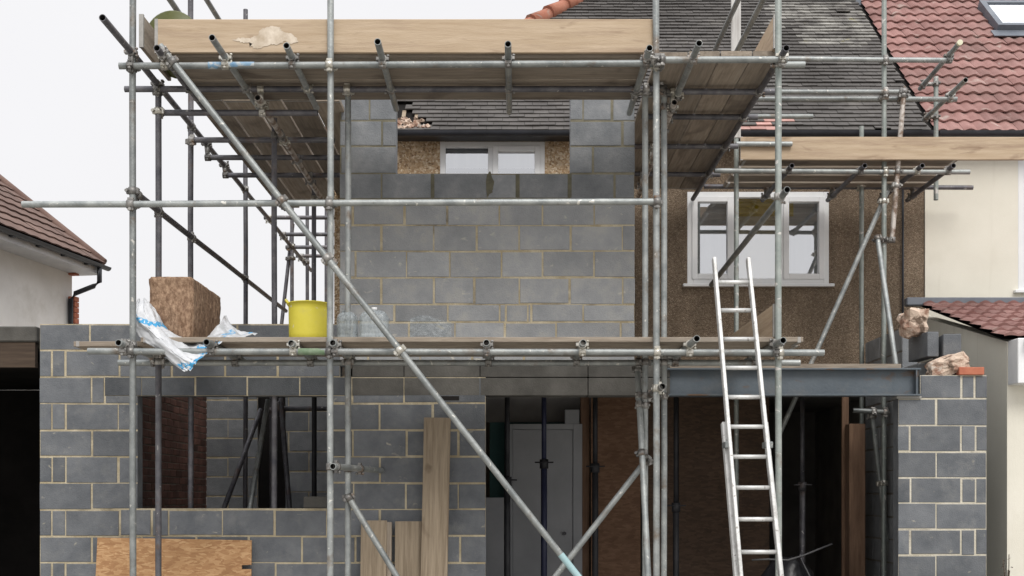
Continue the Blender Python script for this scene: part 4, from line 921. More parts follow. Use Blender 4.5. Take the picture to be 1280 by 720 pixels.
# braces
tube(scaf, 'brace', P(200, 57, 8.87), P(730, 730, 8.85)); tube(scaf, 'brace', P(693, 722, 9.62), P(812, 570, 9.63)); tube(scaf, 'brace', P(436, 622, 9.62), P(503, 732, 9.60))
tube(scaf, 'brace', P(797, 462, 9.80), P(812, 760, 9.05)); tube(scaf, 'brace', P(366, 280, 15.7), P(352, 405, 15.6), 'tube_dark')
# stub tubes held in couplers, transoms of the low deck
for (px, py, D0, D1) in ((148, 427, 8.83, 10.05), (258, 425, 8.80, 10.1), (364, 430, 8.86, 10.1), (416, 430, 8.84, 10.1), (608, 430, 8.83, 10.1), (729, 430, 8.83, 10.1), (871, 426, 8.6, 10.1), (979, 425, 8.7, 10.1)):
    a = P(px, py, D0); b_ = a.copy(); b_.y = D1 + CAMY; a.z = b_.z = EYE + 1.107; tube(scaf, 'transom', a, b_)
tube(scaf, 'tie', P(416, 583, 8.9), Vector((P(416, 583, 8.9).x + 0.20, 10.38 + CAMY, ZD(583, 8.9))), 'tube')
tube(scaf, 'tie', P(828, 483, 8.85), Vector((P(828, 483, 8.85).x, 9.9 + CAMY, ZD(483, 8.85) )), 'coupler')

# right scaffold
std(scaf2, 1105, 11.95, 0.14, 6.9, 'tube_green'); std(scaf2, 1077, 12.85, 0.14, ZD(158, 12.85), 'tube_green'); std(scaf2, 1170, 12.75, ZD(250, 12.75), ZD(96, 12.75), 'tube_green')
tube(scaf2, 'brace', P(1130, 112, 11.88), P(1115, 300, 11.90), 'tube_rust')
ltube(scaf2, 'guard_rail', 982, 1190, 73.5, 11.90, y1=75.5); ltube(scaf2, 'guard_rail', 946, 1128, 115, 11.9); ltube(scaf2, 'guard_rail', 946, 1196, 124, 12.0); ltube(scaf2, 'ledger', 936, 1016, 145.5, 12.0)
ltube(scaf2, 'ledger', 920, 990, 180, 11.8); ltube(scaf2, 'ledger', 893, 1212, 213.5, 11.9, 'tube', y1=215); ltube(scaf2, 'ledger', 880, 1216, 233, 12.95, 'tube_dark', y1=234.5); ltube(scaf, 'ledger', 966, 1006, 81, 9.05)
for px in (990, 1081, 1153, 1192):
    a = P(px, 207, 11.75); b_ = a.copy(); b_.y = 13.12 + CAMY; tube(scaf2, 'transom', a, b_, 'tube_dark')
tube(scaf2, 'guard_rail', P(1200, 53, 11.55), P(1150, 111, 12.9)); tube(scaf2, 'guard_rail', P(1207, 100, 11.55), P(1155, 150, 12.85))
tube(scaf2, 'brace', P(1111, 235, 12.02), P(972, 548, 12.1)); tube(scaf2, 'brace', P(1097, 298, 11.88), P(1120, 458, 11.2)); tube(scaf2, 'brace', P(1090, 520, 11.95), P(1112, 700, 12.05))
tube(scaf2, 'tie', P(1066, 513, 11.9), P(1108, 515, 11.9))

q = MB(); c_ = P(1200, 53, 11.55); d_ = (P(1200, 53, 11.55) - P(1150, 111, 12.9)).normalized(); q.cyl(c_ - d_ * 0.03, c_ + d_ * 0.006, TR + 0.002, 14); q.build('end_cap', 'tag', scaf2)
def band(kind, f0, f1, test, mk):
    for o, a, b_, r in TUBES[scaf]:
        if o.name.split('.')[0] == kind and test(a, b_):
            q = MB(); q.cyl(a.lerp(b_, f0), a.lerp(b_, f1), TR + 0.0012, 16, caps=False); q.build('paint_band', mk, o); return
band('ledger', 0.165, 0.25, lambda a, b_: a.z > 4.5 and a.x < -2 and abs(a.y - b_.y) < 0.1 and a.y < -1.4, 'band_blue')
band('brace', 0.945, 0.995, lambda a, b_: a.z > 4.5 and a.x < -2, 'band_cyan')
band('ledger', 0.286, 0.322, lambda a, b_: a.z < 3 and a.y < -1.4, 'band_green')
# couplers wherever two tubes of one scaffold pass close by
def seg_close(a0, a1, b0, b1):
    d1, d2, r = a1 - a0, b1 - b0, a0 - b0
    a, e, f = d1.dot(d1), d2.dot(d2), d2.dot(r); c = d1.dot(r); b = d1.dot(d2); den = a * e - b * b
    if den < 1e-6 * a * e: return None
    s = min(1, max(0, (b * f - c * e) / den)); t = (b * s + f) / e
    if t < 0: t = 0; s = min(1, max(0, -c / a))
    elif t > 1: t = 1; s = min(1, max(0, (b - c) / a))
    return a0 + d1 * s, a0 * 0 + b0 + d2 * t
def coupler(par_tube, pa, da, pb, db, bright=False):
    q = MB(); mid = (pa + pb) / 2; gap = pb - pa
    ax = gap.normalized() if gap.length > 1e-3 else da.cross(db).normalized()
    for p, d_ in ((pa, da), (pb, db)):
        d_ = d_.normalized(); q.cyl(p - d_ * 0.026, p + d_ * 0.026, TR + 0.0075, 14)
        side = d_.cross(ax).normalized()
        for sg in (-1, 1):
            q.obox(p + side * sg * 0.037, side, d_, ax, 0.010, 0.022, 0.012, bev=0.003)
        b0 = p + side * 0.040 - ax * 0.03; q.cyl(b0, b0 + ax * 0.06, 0.0065, 6); q.cyl(b0 - ax * 0.004, b0 + ax * 0.010, 0.012, 6); q.cyl(b0 + ax * 0.05, b0 + ax * 0.062, 0.012, 6)
    if gap.length > 0.02: q.cyl(pa, pb, 0.022, 8)
    q.build('coupler', 'coupler_bright' if bright else 'coupler', par_tube, origin=mid)
ncp = 0
for par, ts in list(TUBES.items()):
    for i in range(len(ts)):
        for k in range(i + 1, len(ts)):
            A_, B_ = ts[i], ts[k]
            r_ = seg_close(A_[1], A_[2], B_[1], B_[2])
            if r_ and (r_[0] - r_[1]).length < 0.14:
                if (r_[0] - r_[1]).length < 0.03 and False: continue
                ncp += 1
                coupler(A_[0], r_[0], A_[2] - A_[1], r_[1], B_[2] - B_[1], random.random() < 0.2)
print('couplers', ncp, 'tubes', sum(len(v) for v in TUBES.values()))
q = MB(); a = P(803, 218, 9.9); b_ = P(810, 240, 9.9); q.box((a.x, a.y - 0.003, b_.z), (b_.x, a.y, a.z)); tg = q.build('inspection_tag', ['tag'], scaf)
q = MB()
for k in range(4):
    zz = b_.z + 0.02 + k * 0.03; q.box((a.x + 0.006, a.y - 0.0045, zz), (b_.x - 0.008 - 0.006 * (k % 2), a.y - 0.0032, zz + 0.010))
q.build('tag_print', 'tag_green', tg)

# ------------------------------------------------------------------ boards
def board(label, a, b_, width, thick, mk='board', up=(0, 0, 1), name='scaffold_board', group=None, hoops=True, cat='board'):
    """a -> b is the centre line of the bottom face"""
    a = Vector(a); b_ = Vector(b_); ax = (b_ - a).normalized(); az = Vector(up); ay = az.cross(ax).normalized(); az = ax.cross(ay).normalized()
    L = (b_ - a).length; q = MB()
    n_ = max(2, int(L / 0.5)); rg = []
    for k in range(n_ + 1):
        s_ = L * k / n_; w_ = width / 2 + rj(0.0015); sag = rj(0.002); e = 0.004
        c = a + ax * s_ + az * sag
        rg.append([c + ay * y_ + az * z_ for (y_, z_) in ((-w_ + e, 0), (w_ - e, 0), (w_, e), (w_, thick - e), (w_ - e, thick), (-w_ + e, thick), (-w_, thick - e), (-w_, e))])
    q.rings(rg, smooth=False, cap0=True, cap1=True)
    m3 = Matrix((ax, ay, az)).transposed()
    o = q.build(name, mk, origin=a, rot=m3)
    tag(o, label, cat, group)
    if hoops:
        for s_ in ((0.03, L - 0.03) if name != 'toe_board' else (0.0105,)):
            q = MB(); q.obox(a + ax * s_ + az * thick / 2, ax, ay, az, 0.012, width / 2 + 0.0015, thick / 2 + 0.0015); q.build('end_hoop', 'hoop', o)
    return o
ZT = EYE + 3.252
nth = ['front', 'second', 'third', 'back']
# the top front deck: four rows
for k in range(4):
    y = 9.06 + 0.12 + k * 0.247 + CAMY
    board('weathered board of the top deck over the block front, %s row' % (nth[k] + ('most' if k == 0 else '')), (-2.58 + rj(.03), y, ZT + rj(.003)), (1.05 + rj(.02), y, ZT + rj(.003)), 0.235, 0.038)
# flank decks, boards running away from the camera
for k in range(5):
    x = -2.49 + k * 0.243
    board('top deck board running back along the left flank, %s' % ['on the outer edge', 'second from the outer edge', 'in the middle', 'second from the block wall', 'nearest the block wall'][k], (x, 10.07 + CAMY + rj(.03), EYE + 3.262), (x, 13.8 + CAMY + rj(.06), EYE + 3.262), 0.225, 0.038)
for k in range(4):
    x = 1.21 + k * 0.236
    board('top deck board running back along the right flank, %s' % ['nearest the block wall', 'second from the block wall', 'third from the block wall', 'on the outer edge'][k], (x, 9.08 + CAMY + rj(.02), EYE + 3.262), (x, 13.0 + CAMY + rj(.03), EYE + 3.262), 0.228, 0.038)
# low deck
for k in range(4):
    y = 9.02 + 0.115 + k * 0.24 + CAMY
    xl = [-2.72, -3.30, -2.9, -2.85][k]
    board('board of the low front deck below the bucket, %s' % ['at the front edge', 'second row, sticking out furthest left', 'third row', 'back row by the block wall'][k], (xl, y, EYE + 1.134), (2.18 + rj(.04), y, EYE + 1.134), 0.228, 0.038)
# right house deck
for k in range(4):
    y = 11.83 + 0.15 + k * 0.3 + CAMY
    board('board of the deck along the pebbledash wall, %s' % ['front row', 'second row', 'third row', 'row against the wall'][k], (XD(925, 12), y, EYE + 3.262), (XD(1192 + k * 2, 12.0), y, EYE + 3.262), 0.226, 0.038)
# toe boards stand on edge
def toe(label, a, b_, h, th_, mk, up): return board(label, a, b_, h, th_, mk, up=up, name='toe_board', hoops=True, cat='toe board')
ta = P(195, 48, 9.057); tb = P(815.5, 48, 9.057)
TB = toe('long pale toe board with a torn patch across the top of the scaffold', (ta.x, ta.y, ZT + 0.020 + 0.124), (tb.x, tb.y, ZT + 0.020 + 0.124), 0.248, 0.03, 'board_pale', (0, -1, 0))
q = MB()
out_ = [(291, 49), (303, 47), (313, 48), (322, 43), (327, 36), (338, 33), (349, 34), (353, 39), (363, 41), (370, 47), (372, 52), (363, 55), (356, 51), (347, 56), (338, 55), (331, 58), (322, 61), (313, 58), (316, 54), (303, 53)]
fine_ = []
for k in range(len(out_)):
    (a0_, b0_), (a1_, b1_) = out_[k], out_[(k + 1) % len(out_)]
    for t_ in range(6): fine_.append((a0_ + (a1_ - a0_) * t_ / 6 + rj(1.1), b0_ + (b1_ - b0_) * t_ / 6 + rj(1.0)))
q.face([P(a_, b_, 9.0235) for a_, b_ in fine_][::-1])
q.build('torn_patch', 'paper', TB)
toe('short grey toe board on edge at the top left corner', (-2.72, 8.98 + CAMY, ZT + 0.165), (-2.72, 9.72 + CAMY, ZT + 0.165), 0.24, 0.03, 'board', (1, 0, 0))
toe('pale toe board at the top right corner beside the greenish upright', (1.945, 9.0 + CAMY, ZT + 0.165), (1.945, 12.9 + CAMY, ZT + 0.165), 0.24, 0.03, 'board_pale', (1, 0, 0))
toe('toe board on edge at the right end of the low deck behind the ladder', (1.945, 9.02 + CAMY, EYE + 1.175 + 0.12), (1.945, 11.4 + CAMY, EYE + 1.175 + 0.12), 0.24, 0.03, 'board_pale', (1, 0, 0))
toe('long pale toe board under the grey roof eave on the right', (XD(925, 11.86), 11.86 + CAMY, ZD(186.5, 11.86)), (XD(1279, 11.86), 11.86 + CAMY, ZD(186.5, 11.86)), 0.222, 0.032, 'board_pale', (0, -1, 0))

a_ = P(919.5, 0, 11.3)
board('pale narrow board standing upright between two sloping guard rails on the right flank', (a_.x, a_.y, ZT + 0.052), (a_.x, a_.y, 6.75), 0.088, 0.03, 'white_post', up=(0, -1, 0), hoops=False)
# leaning planks and sheets
def lean(label, xc, wpx, ytop, D, th_, mk, tilt=0.18, xtop=None, cat='plank', name='plank'):
    wd = wpx / F * D; top = P(xtop or xc, ytop, D); bot = P(xc, 0, D); bot.z = 0.0; bot.y = top.y - tilt
    o = board(label, bot, top, wd, th_, mk, up=(0, -1, 0.05), name=name, hoops=False, cat=cat); return o
lean('tallest weathered plank leaning on the block wall right of the window', 542, 33, 523, 10.32, 0.045, 'board_warm', 0.2, 547)
lean('shorter leaning plank with dark markings just left of the tallest plank', 511, 33, 652, 10.33, 0.04, 'board_warm', 0.12)
lean('leftmost short leaning plank between the window and the tall plank', 468, 32, 651, 10.34, 0.04, 'board_warm', 0.13)
lean('narrow plank edge sunk between two short leaning planks', 487.5, 6, 653, 10.36, 0.06, 'board', 0.10)
q = MB()   # OSB sheet with a slot in its right edge
def osb_pt(px, py, off): 
    D = 10.30 - 0.0; p = P(px, py, D); p.y += off + (p.z - 0.9) * 0.05; return p
pts = [(121, 672), (314, 675.5), (314, 706), (302, 706.5), (302, 711.5), (314, 711.5)]
poly = [osb_pt(x_, y_, 0) for x_, y_ in pts]
e1 = osb_pt(314, 711.5, 0); e1.z = 0.02; e0 = osb_pt(115, 672, 0); e0.z = 0.02
e1.y -= .04; e0.y -= .04
poly += [e1, e0]
bk = [p + Vector((0, 0.018, 0)) for p in poly]; n_ = len(poly)
q.raw(poly + bk, [tuple(range(n_))[::-1], tuple(range(n_, 2 * n_))] + [(k, (k + 1) % n_, n_ + (k + 1) % n_, n_ + k) for k in range(n_)])
tag(q.build('osb_sheet', 'osb'), 'orange OSB sheet leaning on the block wall below the window opening', 'board')

# ------------------------------------------------------------------ ladder
lad = tag(empty('ladder', (1.7, -2.3, 0)), 'aluminium extension ladder leaning on the low deck in front of the steel beam', 'ladder')
TL, TRr = P(892.5, 323, 8.84), P(935, 323, 8.84)
BL, BR = P(926, 722, 8.32), P(976, 722, 8.32)
dl, dr_ = (BL - TL), (BR - TR) if False else (BR - TRr)
def down(t, dirv, start): return start + dirv * t
kL = (TL.z - 0.0) / (TL.z - BL.z)
fwd = Vector((0, -1, 0.2)).normalized()
def stile(a, b_, name='stile'):
    q = MB(); ax = (b_ - a).normalized(); ay = Vector((1, 0, 0)); ay = (ay - ax * ay.dot(ax)).normalized(); az = ax.cross(ay)
    q.obox((a + b_) / 2, ax, ay, az, (b_ - a).length / 2, 0.0125, 0.032, bev=0.004); return q.build(name, 'alu', lad)
# upper section: to z = .75 ; lower section behind it, from z = 1.98 to the ground
tU = 1.0 * (TL.z - 0.55) / (TL.z - BL.z)
stile(TL, TL + dl * tU); stile(TRr, TRr + dr_ * tU)
off = Vector((-0.02, 0.075, 0)); offr = Vector((0.02, 0.075, 0))
t0 = (537 - 323) / (722 - 323) * 0.985
stile(TL + dl * t0 + off, TL + dl * kL + off); stile(TRr + dr_ * t0 + offr, TRr + dr_ * kL + offr)
for k, y_ in enumerate((353, 388, 424, 460, 496.5, 533.5, 571, 609.5, 649, 690, 732, 775)):
    f_ = (TL.z - ZD(y_, 8.84 - (y_ - 323) / 399 * 0.52)) / (TL.z - BL.z)
    a, b_ = TL + dl * f_, TRr + dr_ * f_
    q = MB(); q.cyl(a, b_, 0.0155, 10); q.build('rung', 'alu', lad)
for a, dv, of_ in ((TL, dl, off), (TRr, dr_, offr)):
    f_ = (562 - 323) / 399; p = a + dv * f_ + of_ * 0.5
    q = MB(); q.obox(p, (1, 0, 0), (0, 1, 0), (0, 0, 1), 0.026, 0.062, 0.022, bev=0.004); q.build('bracket', 'tube', lad)
    p = a + dv * kL + of_; q = MB(); q.obox(p + Vector((0, 0, 0.03)), (1, 0, 0), (0, 1, 0), (0, 0, 1), 0.03, 0.045, 0.03, bev=0.006); q.build('foot', 'black_pvc', lad)

# ------------------------------------------------------------------ things on the low deck
DKZ = EYE + 1.172
def bucket(label, cx, cy, z0, r0, r1, h, mk, mtx=None):
    root = tag(empty('bucket', (cx, cy, z0)), label, 'bucket')
    Mx = mtx or Matrix.Translation((cx, cy, z0))
    q = MB(); t_ = 0.006
    prof = [(0.001, 0), (r0 - 0.012, 0), (r0, 0.012)] + [(r0 + (r1 - r0) * k / 6, 0.012 + (h - 0.012) * k / 6) for k in range(1, 7)] + [(r1 + 0.0025, h), (r1 + 0.003, h + 0.008), (r1 - t_, h + 0.008), (r1 - t_, h), (r0 - t_, 0.02), (0.001, 0.016)]
    q.lathe(prof, 36, mtx=Mx); q.build('tub', mk, root)
    for sg in (-1, 1):
        pts = [Mx @ Vector((sg * (r1 - 0.004 + 0.022 * math.sin(math.pi * k / 12)), 0.06 * math.cos(math.pi * k / 12), h - 0.006 + 0.035 * math.sin(math.pi * k / 12))) for k in range(13)]
        q = MB(); q.sweep(pts, 0.010, 8); q.build('handle', mk, root)
    return root
bucket('bright yellow plastic bucket standing on the low deck', XD(386, 9.35), 9.35 + CAMY, DKZ, 0.149, 0.154, 0.292, 'yellow', Matrix.Translation((XD(386, 9.35), 9.35 + CAMY, DKZ)) @ Matrix.Rotation(R(8), 4, 'Z'))
mtx = Matrix.Translation((XD(220, 9.5), 9.38 + CAMY, ZT + 0.04 + 0.232)) @ Matrix.Rotation(R(-90), 4, 'X') @ Matrix.Rotation(R(75), 4, 'Z')
bucket('dull green rubber tub lying on its side behind the top toe board', XD(220, 9.5), 9.4 + CAMY, ZT + 0.04, 0.205, 0.222, 0.30, 'green', mtx)
# brown wool bale
q = MB(); bx0, bx1 = XD(185, 9.2), XD(240, 9.2); by0, by1 = 9.2 + CAMY, 10.12 + CAMY; bz0, bz1 = DKZ + 0.004, ZD(345.5, 9.2)
nx, ny, nz_ = 8, 16, 10
def bale(a, b_, c):
    p = Vector((bx0 + (bx1 - bx0) * a, by0 + (by1 - by0) * b_, bz0 + (bz1 - bz0) * c)); ctr = Vector(((bx0 + bx1) / 2, (by0 + by1) / 2, (bz0 + bz1) / 2))
    d_ = p - ctr; ex = sum(1 for t_ in (a, b_, c) if t_ in (0, 1))
    if ex >= 2: p -= d_ * 0.035 * (ex - 1)
    nn_ = noise.noise_vector(Vector((p.x * 16, p.y * 16, p.z * 4))) * 0.009 + noise.noise_vector(p * 9) * 0.006 + noise.noise_vector(p * 30) * 0.006 + noise.noise_vector(p * 3) * 0.006
    if c > 0.9: nn_ *= 0.45
    nn_.z *= 0.4; p += nn_
    if c < 0.01: p.z = bz0
    return p
def grid(mb, f, nu, nv, flip=False, sm=True):
    i = len(mb.v); mb.v += [f(a / nu, b_ / nv) for b_ in range(nv + 1) for a in range(nu + 1)]
    for b_ in range(nv):
        for a in range(nu):
            k = i + b_ * (nu + 1) + a; t_ = (k, k + 1, k + nu + 2, k + nu + 1); mb.f.append(t_[::-1] if flip else t_); mb.t.append(0); mb.m.append(0); mb.sm.append(sm)
grid(q, lambda a, c: bale(a, 0, c), 24, 32); grid(q, lambda a, c: bale(a, 1, c), 24, 32, True); grid(q, lambda b_, c: bale(1, b_, c), 50, 32); grid(q, lambda b_, c: bale(0, b_, c), 50, 32, True)
grid(q, lambda a, b_: bale(a, b_, 1), 24, 50); grid(q, lambda a, b_: bale(a, b_, 0), 24, 50, True)
tag(q.build('insulation_bale', 'wool'), 'brown mineral wool insulation bale standing on the left end of the low deck', 'insulation bale')

# torn plastic wrapper draped under the bale
def cm(p0, p1, p2, p3, t): return 0.5 * ((2 * p1) + (p2 - p0) * t + (2 * p0 - 5 * p1 + 4 * p2 - p3) * t * t + (3 * p1 - p0 - 3 * p2 + p3) * t ** 3)
def patch(rows_, nu, nv):
    def ev(r_, t):
        n_ = len(r_) - 1; x = min(t * n_, n_ - 1e-6); k = int(x); g_ = lambda i: r_[min(max(i, 0), n_)]
        return cm(g_(k - 1), g_(k), g_(k + 1), g_(k + 2), x - k)
    return lambda a, b_: ev([ev(r_, a) for r_ in rows_], b_)
def wrapper_part(name, ctl, nu, nv, bands, amp, parent=None):
    rows_ = [[P(*c) for c in r_] for r_ in ctl]; f = patch(rows_, nu, nv); q = MB(); bd = []
    def g_(a, b_):
        p = f(a, b_); v = noise.noise_vector(Vector((a * 5, b_ * 4, len(ctl)))) * amp + noise.noise_vector(Vector((a * 14, b_ * 3, 3))) * amp * 0.6
        w_ = noise.noise_vector(Vector((a * 24, b_ * 20, 7))) * amp * 0.35
        p += v + w_; bd.append(1.0 if any(lo <= b_ + 0.03 * math.sin(a * 9) <= hi and alo <= a <= ahi for lo, hi, alo, ahi in bands) else 0.0); return p
    grid(q, g_, nu, nv)
    o = q.build(name, 'bag', parent); at = o.data.attributes.new('band', 'FLOAT', 'POINT'); at.data.foreach_set('value', bd)
    sd = o.modifiers.new('thickness', 'SOLIDIFY'); sd.thickness = 0.002
    return o
wp = tag(wrapper_part('plastic_wrapper',
    [[(168, 378, 9.22), (176, 374, 9.17), (185, 377, 9.15), (190, 384, 9.18)],
     [(165, 398, 9.12), (177, 398, 9.03), (193, 402, 9.06), (206, 408, 9.17)],
     [(176, 421, 9.06), (194, 421, 8.96), (214, 424, 9.01), (232, 425, 9.16)],
     [(203, 443, 8.96), (219, 443, 8.88), (236, 441, 8.93), (254, 430, 9.12)],
     [(233, 464, 8.88), (240, 460, 8.86), (254, 448, 8.88), (284, 420, 9.04)]], 40, 60, [(0.24, 0.32, 0, 1.0), (0.90, 1.0, 0.15, 1.0), (0.80, 0.90, 0.75, 1)], 0.022),
    'crumpled white plastic wrapper with blue print hanging off the deck under the bale', 'plastic wrapper')
wrapper_part('wrapper_tail',
    [[(240, 436, 9.0), (246, 428, 9.12), (262, 420, 9.25), (278, 400, 9.52), (281, 394, 9.60)],
     [(252, 437, 8.97), (260, 428, 9.06), (274, 422, 9.12), (292, 415, 9.35), (297, 411, 9.45)],
     [(262, 428, 9.03), (276, 424, 9.06), (290, 424, 9.05), (308, 420, 9.15), (322, 417, 9.25)]], 44, 26, [(0.4, 0.75, 0.0, 0.32), (0.42, 0.62, 0.55, 0.75), (0.8, 0.95, .8, 1)], 0.018, wp)

# clear plastic water bottles
def rr_ring(cx, cy, z_, hx, hy, r, n_=6):
    out = []
    for (sx, sy, a0) in ((1, 1, 0), (-1, 1, 90), (-1, -1, 180), (1, -1, 270)):
        for k in range(n_ + 1):
            a = R(a0 + 90 * k / n_); out.append(Vector((cx + sx * (hx - r) + r * math.cos(a), cy + sy * (hy - r) + r * math.sin(a), z_)))
    return out
def water_container(label, px0, px1, py, D):
    x0, x1 = XD(px0, D), XD(px1, D); cx, cy = (x0 + x1) / 2, D + CAMY; hx = (x1 - x0) / 2; hy = 0.09; h = ZD(py, D) - DKZ
    root = tag(empty('water_container', (cx, cy, DKZ)), label, 'container')
    q = MB(); rg = []
    for (z_, s_) in ((0.0, 0.92), (0.012, 1), (h * 0.3, 1), (h * 0.33, 0.97), (h * 0.36, 1), (h * 0.62, 1), (h * 0.66, 0.97), (h * 0.7, 1), (h * 0.82, 0.97), (h * 0.92, 0.8), (h * 0.97, 0.5), (h, 0.22)):
        rg.append(rr_ring(cx, cy, DKZ + 0.001 + z_, hx * s_, hy * s_, min(hx, hy) * s_ * 0.5))
    q.rings(rg, cap0=True, cap1=True); q.build('body', 'clear', root)
    q = MB(); q.cyl((cx, cy, DKZ + h), (cx, cy, DKZ + h + 0.022), 0.022, 16); q.build('cap', 'white_paint', root)
    q = MB(); q.sweep([(cx - hx * .6, cy, DKZ + h * 0.86), (cx - hx * .5, cy, DKZ + h * 1.02), (cx - 0.01, cy, DKZ + h * 1.04)], 0.007, 6); q.build('handle', 'clear', root)
water_container('clear plastic water container next to the yellow bucket', 422, 447, 390, 9.7)
water_container('wider clear plastic water container right of the narrower one', 450, 486, 388, 9.6)
# clear plastic sheet scrap against the wall
q = MB(); c0 = P(515, 396, 9.85)
grid(q, lambda a, b_: P(512 + a * 52, 397 + (1 - b_) * 26 - 4 * math.sin(a * 5), 9.8) + Vector((0, 0.05 * b_ + 0.015 * noise.noise(Vector((a * 6, b_ * 5, 0))), 0)), 16, 8)
o = q.build('plastic_sheet', 'clear_thin'); tag(o, 'scrap of clear plastic sheet propped on the low deck against the block wall', 'plastic sheet')
b0_ = o.location

# ------------------------------------------------------------------ inside the ground floor
def steel_prop(px, D, mk, label, collar, zt=2.655):
    x = XD(px, D); y = D + CAMY; zb = 0.14; zc = ZD(collar, D)
    root = tag(empty('steel_prop', (x, y, zb)), label, 'prop', None)
    q = MB(); q.cyl((x, y, zb + 0.006), (x, y, zc), 0.030, 12); q.build('outer_tube', mk, root)
    q = MB(); q.cyl((x, y, zc), (x, y, zt - 0.006), 0.024, 12); q.build('inner_tube', mk, root)
    q = MB(); q.cyl((x, y, zc - 0.06), (x, y, zc + 0.03), 0.042, 12); q.cyl((x - 0.09, y - 0.03, zc), (x + 0.09, y - 0.03, zc), 0.008, 6); q.build('collar', mk if mk != 'prop_blue' else 'prop_dark', root)
    for nm, z_ in (('base_plate', zb), ('head_plate', zt - 0.006)):
        q = MB(); q.box((x - 0.075, y - 0.075, z_), (x + 0.075, y + 0.075, z_ + 0.006)); q.build(nm, mk, root)
steel_prop(634, 11.4, 'prop_dark', 'dark steel prop in front of the white door, nearest the block pier', 600)
steel_prop(680, 11.8, 'prop_blue', 'navy blue steel prop in front of the middle of the white door', 578)
steel_prop(744, 11.8, 'prop_dark', 'black steel prop in front of the narrow brown boarding', 583)
steel_prop(845, 11.9, 'prop_dark', 'black steel prop just right of the paired front uprights', 632)
steel_prop(1003, 12.6, 'tube_dark', 'slim steel prop in the dark doorway right of the ladder', 606, 2.6)
# tubes standing in the room behind the window opening
def loose_tube(label, a, b_, mk, r=TR):
    q = MB(); q.pipe(a, b_, r); return tag(q.build('scaffold_tube', [mk, 'tube_inner']), label, 'tube')
def toground(p_top, px, py, D):   # extend a tube down to the slab
    a = p_top; b_ = P(px, py, D); k = (a.z - 0.14) / (a.z - b_.z); return a, a + (b_ - a) * k
loose_tube('pale slanting tube seen through the middle of the window opening', *toground(P(335, 500, 11.6), 313, 632, 11.2), 'tube')
loose_tube('dark tube slanting down to the left behind the window opening', *toground(P(326, 512, 12.2), 281, 632, 11.6), 'tube_dark')
loose_tube('dark upright tube just right of the pale slanting tube', *toground(P(340, 480, 11.9), 340, 632, 11.9), 'tube_dark')
loose_tube('dark tube leaning right beside the upright tubes in the window opening', *toground(P(351, 498, 11.9), 362, 632, 11.7), 'tube_dark')
loose_tube('black upright tube near the right side of the window opening', *toground(P(393, 480, 11.8), 393, 632, 11.8), 'prop_dark')
q = MB(); q.pipe(P(344, 511, 11.95), P(440, 510.5, 11.95), TR); q.obox(P(346, 508, 11.9), (1, 0, 0), (0, 1, 0), (0, 0, 1), 0.04, 0.04, 0.05, bev=0.01); q.cyl(P(350, 503, 11.9), P(352, 520, 11.9), 0.03); q.cyl(P(337, 513, 11.9), P(349, 514, 11.9), 0.035)
tag(q.build('scaffold_tube', ['tube_dark', 'tube_inner']), 'dark horizontal tube clamped across the uprights high in the window opening', 'tube')
# clutter low in the dark doorway
rs = MB(); c = P(985, 712, 11.6); rg = []
for i in range(13):
    t_ = i / 12; zz = 0.14 + (c.z + 0.12 - 0.14) * t_; r_ = 0.26 * (math.sin(math.pi * (0.16 + 0.80 * t_)) ** 0.6)
    rg.append([Vector((c.x + r_ * math.cos(a) * 1.2, c.y + r_ * math.sin(a), zz)) + noise.noise_vector(Vector((math.cos(a) * 2, math.sin(a) * 2, t_ * 5))) * 0.05 for a in [2 * math.pi * k / 24 for k in range(24)]])
rs.rings(rg, cap0=True, cap1=True); tag(rs.build('rubble_sack', 'sack'), 'black rubble sack on the floor in the dark doorway', 'sack')
q = MB(); q.sweep([P(940, 700, 11.3), P(960, 699, 11.25), P(985, 700, 11.25), P(1005, 694, 11.3), P(1022, 687, 11.35), P(1040, 680, 11.4)], 0.009, 6)
q.sweep([P(1000, 693, 11.3), P(1002, 700, 11.3), P(1012, 720, 11.3), P(1020, 760, 11.3)], 0.008, 6)
tag(q.build('cable', 'cable'), 'bent grey cable lying over the black sack in the dark doorway', 'cable')

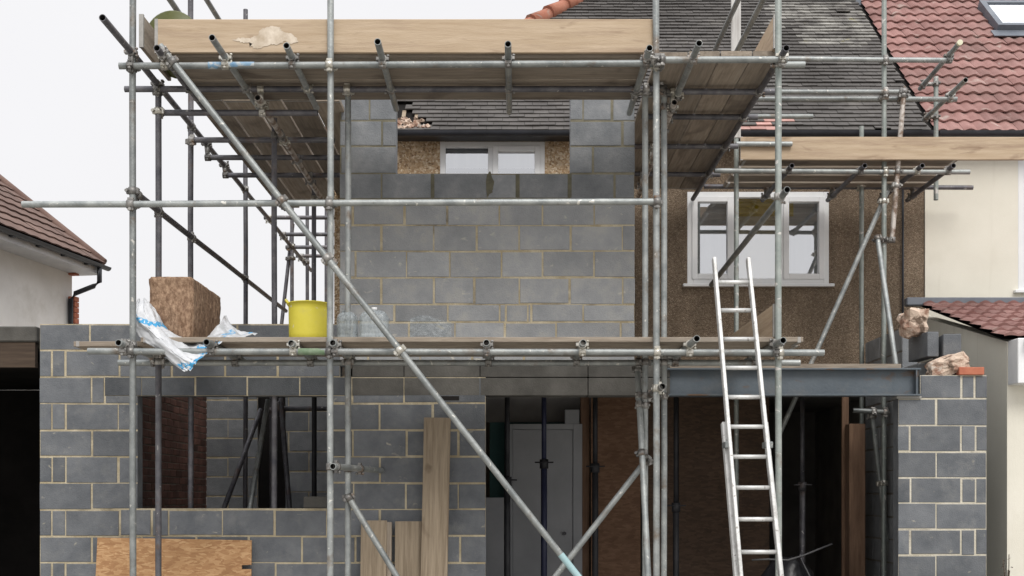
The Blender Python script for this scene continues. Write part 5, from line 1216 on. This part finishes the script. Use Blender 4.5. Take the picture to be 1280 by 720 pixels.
# ================================================================== LIGHT, SKY, CAMERA
wd = bpy.data.worlds.new('World'); scene.world = wd; wd.use_nodes = True
N = wd.node_tree.nodes; L = wd.node_tree.links; bg = N['Background']; bg.inputs['Strength'].default_value = 0.1
sk_ = N.new('ShaderNodeTexSky'); sk_.sky_type = 'NISHITA'; sk_.sun_disc = False; sk_.sun_elevation = R(46); sk_.sun_rotation = R(164); sk_.dust_density = 4; sk_.air_density = 1.5
tc = N.new('ShaderNodeTexCoord'); sp = N.new('ShaderNodeSeparateXYZ'); L.new(tc.outputs['Generated'], sp.inputs[0])
mr = N.new('ShaderNodeMapRange'); mr.inputs['From Min'].default_value = 0.0; mr.inputs['From Max'].default_value = 1.0; L.new(sp.outputs['Z'], mr.inputs['Value'])
cr = N.new('ShaderNodeValToRGB'); cr.color_ramp.elements[0].color = (6.3, 6.22, 6.35, 1); cr.color_ramp.elements[1].color = (15, 15.1, 15.4, 1)
e = cr.color_ramp.elements.new(0.42); e.color = (6.45, 6.4, 6.5, 1)
L.new(mr.outputs[0], cr.inputs['Fac'])
nz = N.new('ShaderNodeTexNoise'); nz.inputs['Scale'].default_value = 2.2; nz.inputs['Detail'].default_value = 4; L.new(tc.outputs['Generated'], nz.inputs['Vector'])
mv = N.new('ShaderNodeMapRange'); mv.inputs['To Min'].default_value = 0.94; mv.inputs['To Max'].default_value = 1.06; L.new(nz.outputs['Fac'], mv.inputs['Value'])
vm = N.new('ShaderNodeVectorMath'); vm.operation = 'SCALE'; L.new(cr.outputs['Color'], vm.inputs[0]); L.new(mv.outputs[0], vm.inputs['Scale'])
mx = N.new('ShaderNodeMix'); mx.data_type = 'RGBA'; mx.inputs['Factor'].default_value = 0.96
L.new(sk_.outputs[0], mx.inputs['A']); L.new(vm.outputs[0], mx.inputs['B']); L.new(mx.outputs['Result'], bg.inputs['Color'])
sun = bpy.data.lights.new('sun', 'SUN'); sun.energy = 1.3; sun.angle = R(25); sun.color = (1, 0.97, 0.93)
so = bpy.data.objects.new('sun', sun); COL.objects.link(so); so.rotation_euler = (R(44), 0, R(16)); so.location = (0, -5, 20)

cam = bpy.data.cameras.new('camera'); co = bpy.data.objects.new('camera', cam); COL.objects.link(co)
cam.sensor_width = 36; cam.lens = 36 * F / 1280; cam.shift_x = 3 / 1280; cam.shift_y = 260 / 1280
cam.clip_start = 0.1; cam.clip_end = 2000
co.location = (0, CAMY, EYE); co.rotation_euler = (R(90), 0, 0)
scene.camera = co
scene.view_settings.view_transform = 'Standard'; scene.view_settings.look = 'None'; scene.view_settings.gamma = 1; scene.view_settings.use_curve_mapping = False
scene.view_settings.exposure = 0.55
scene.render.engine = 'CYCLES'
scene.cycles.max_bounces = 8; scene.cycles.transparent_max_bounces = 12; scene.cycles.use_denoising = True
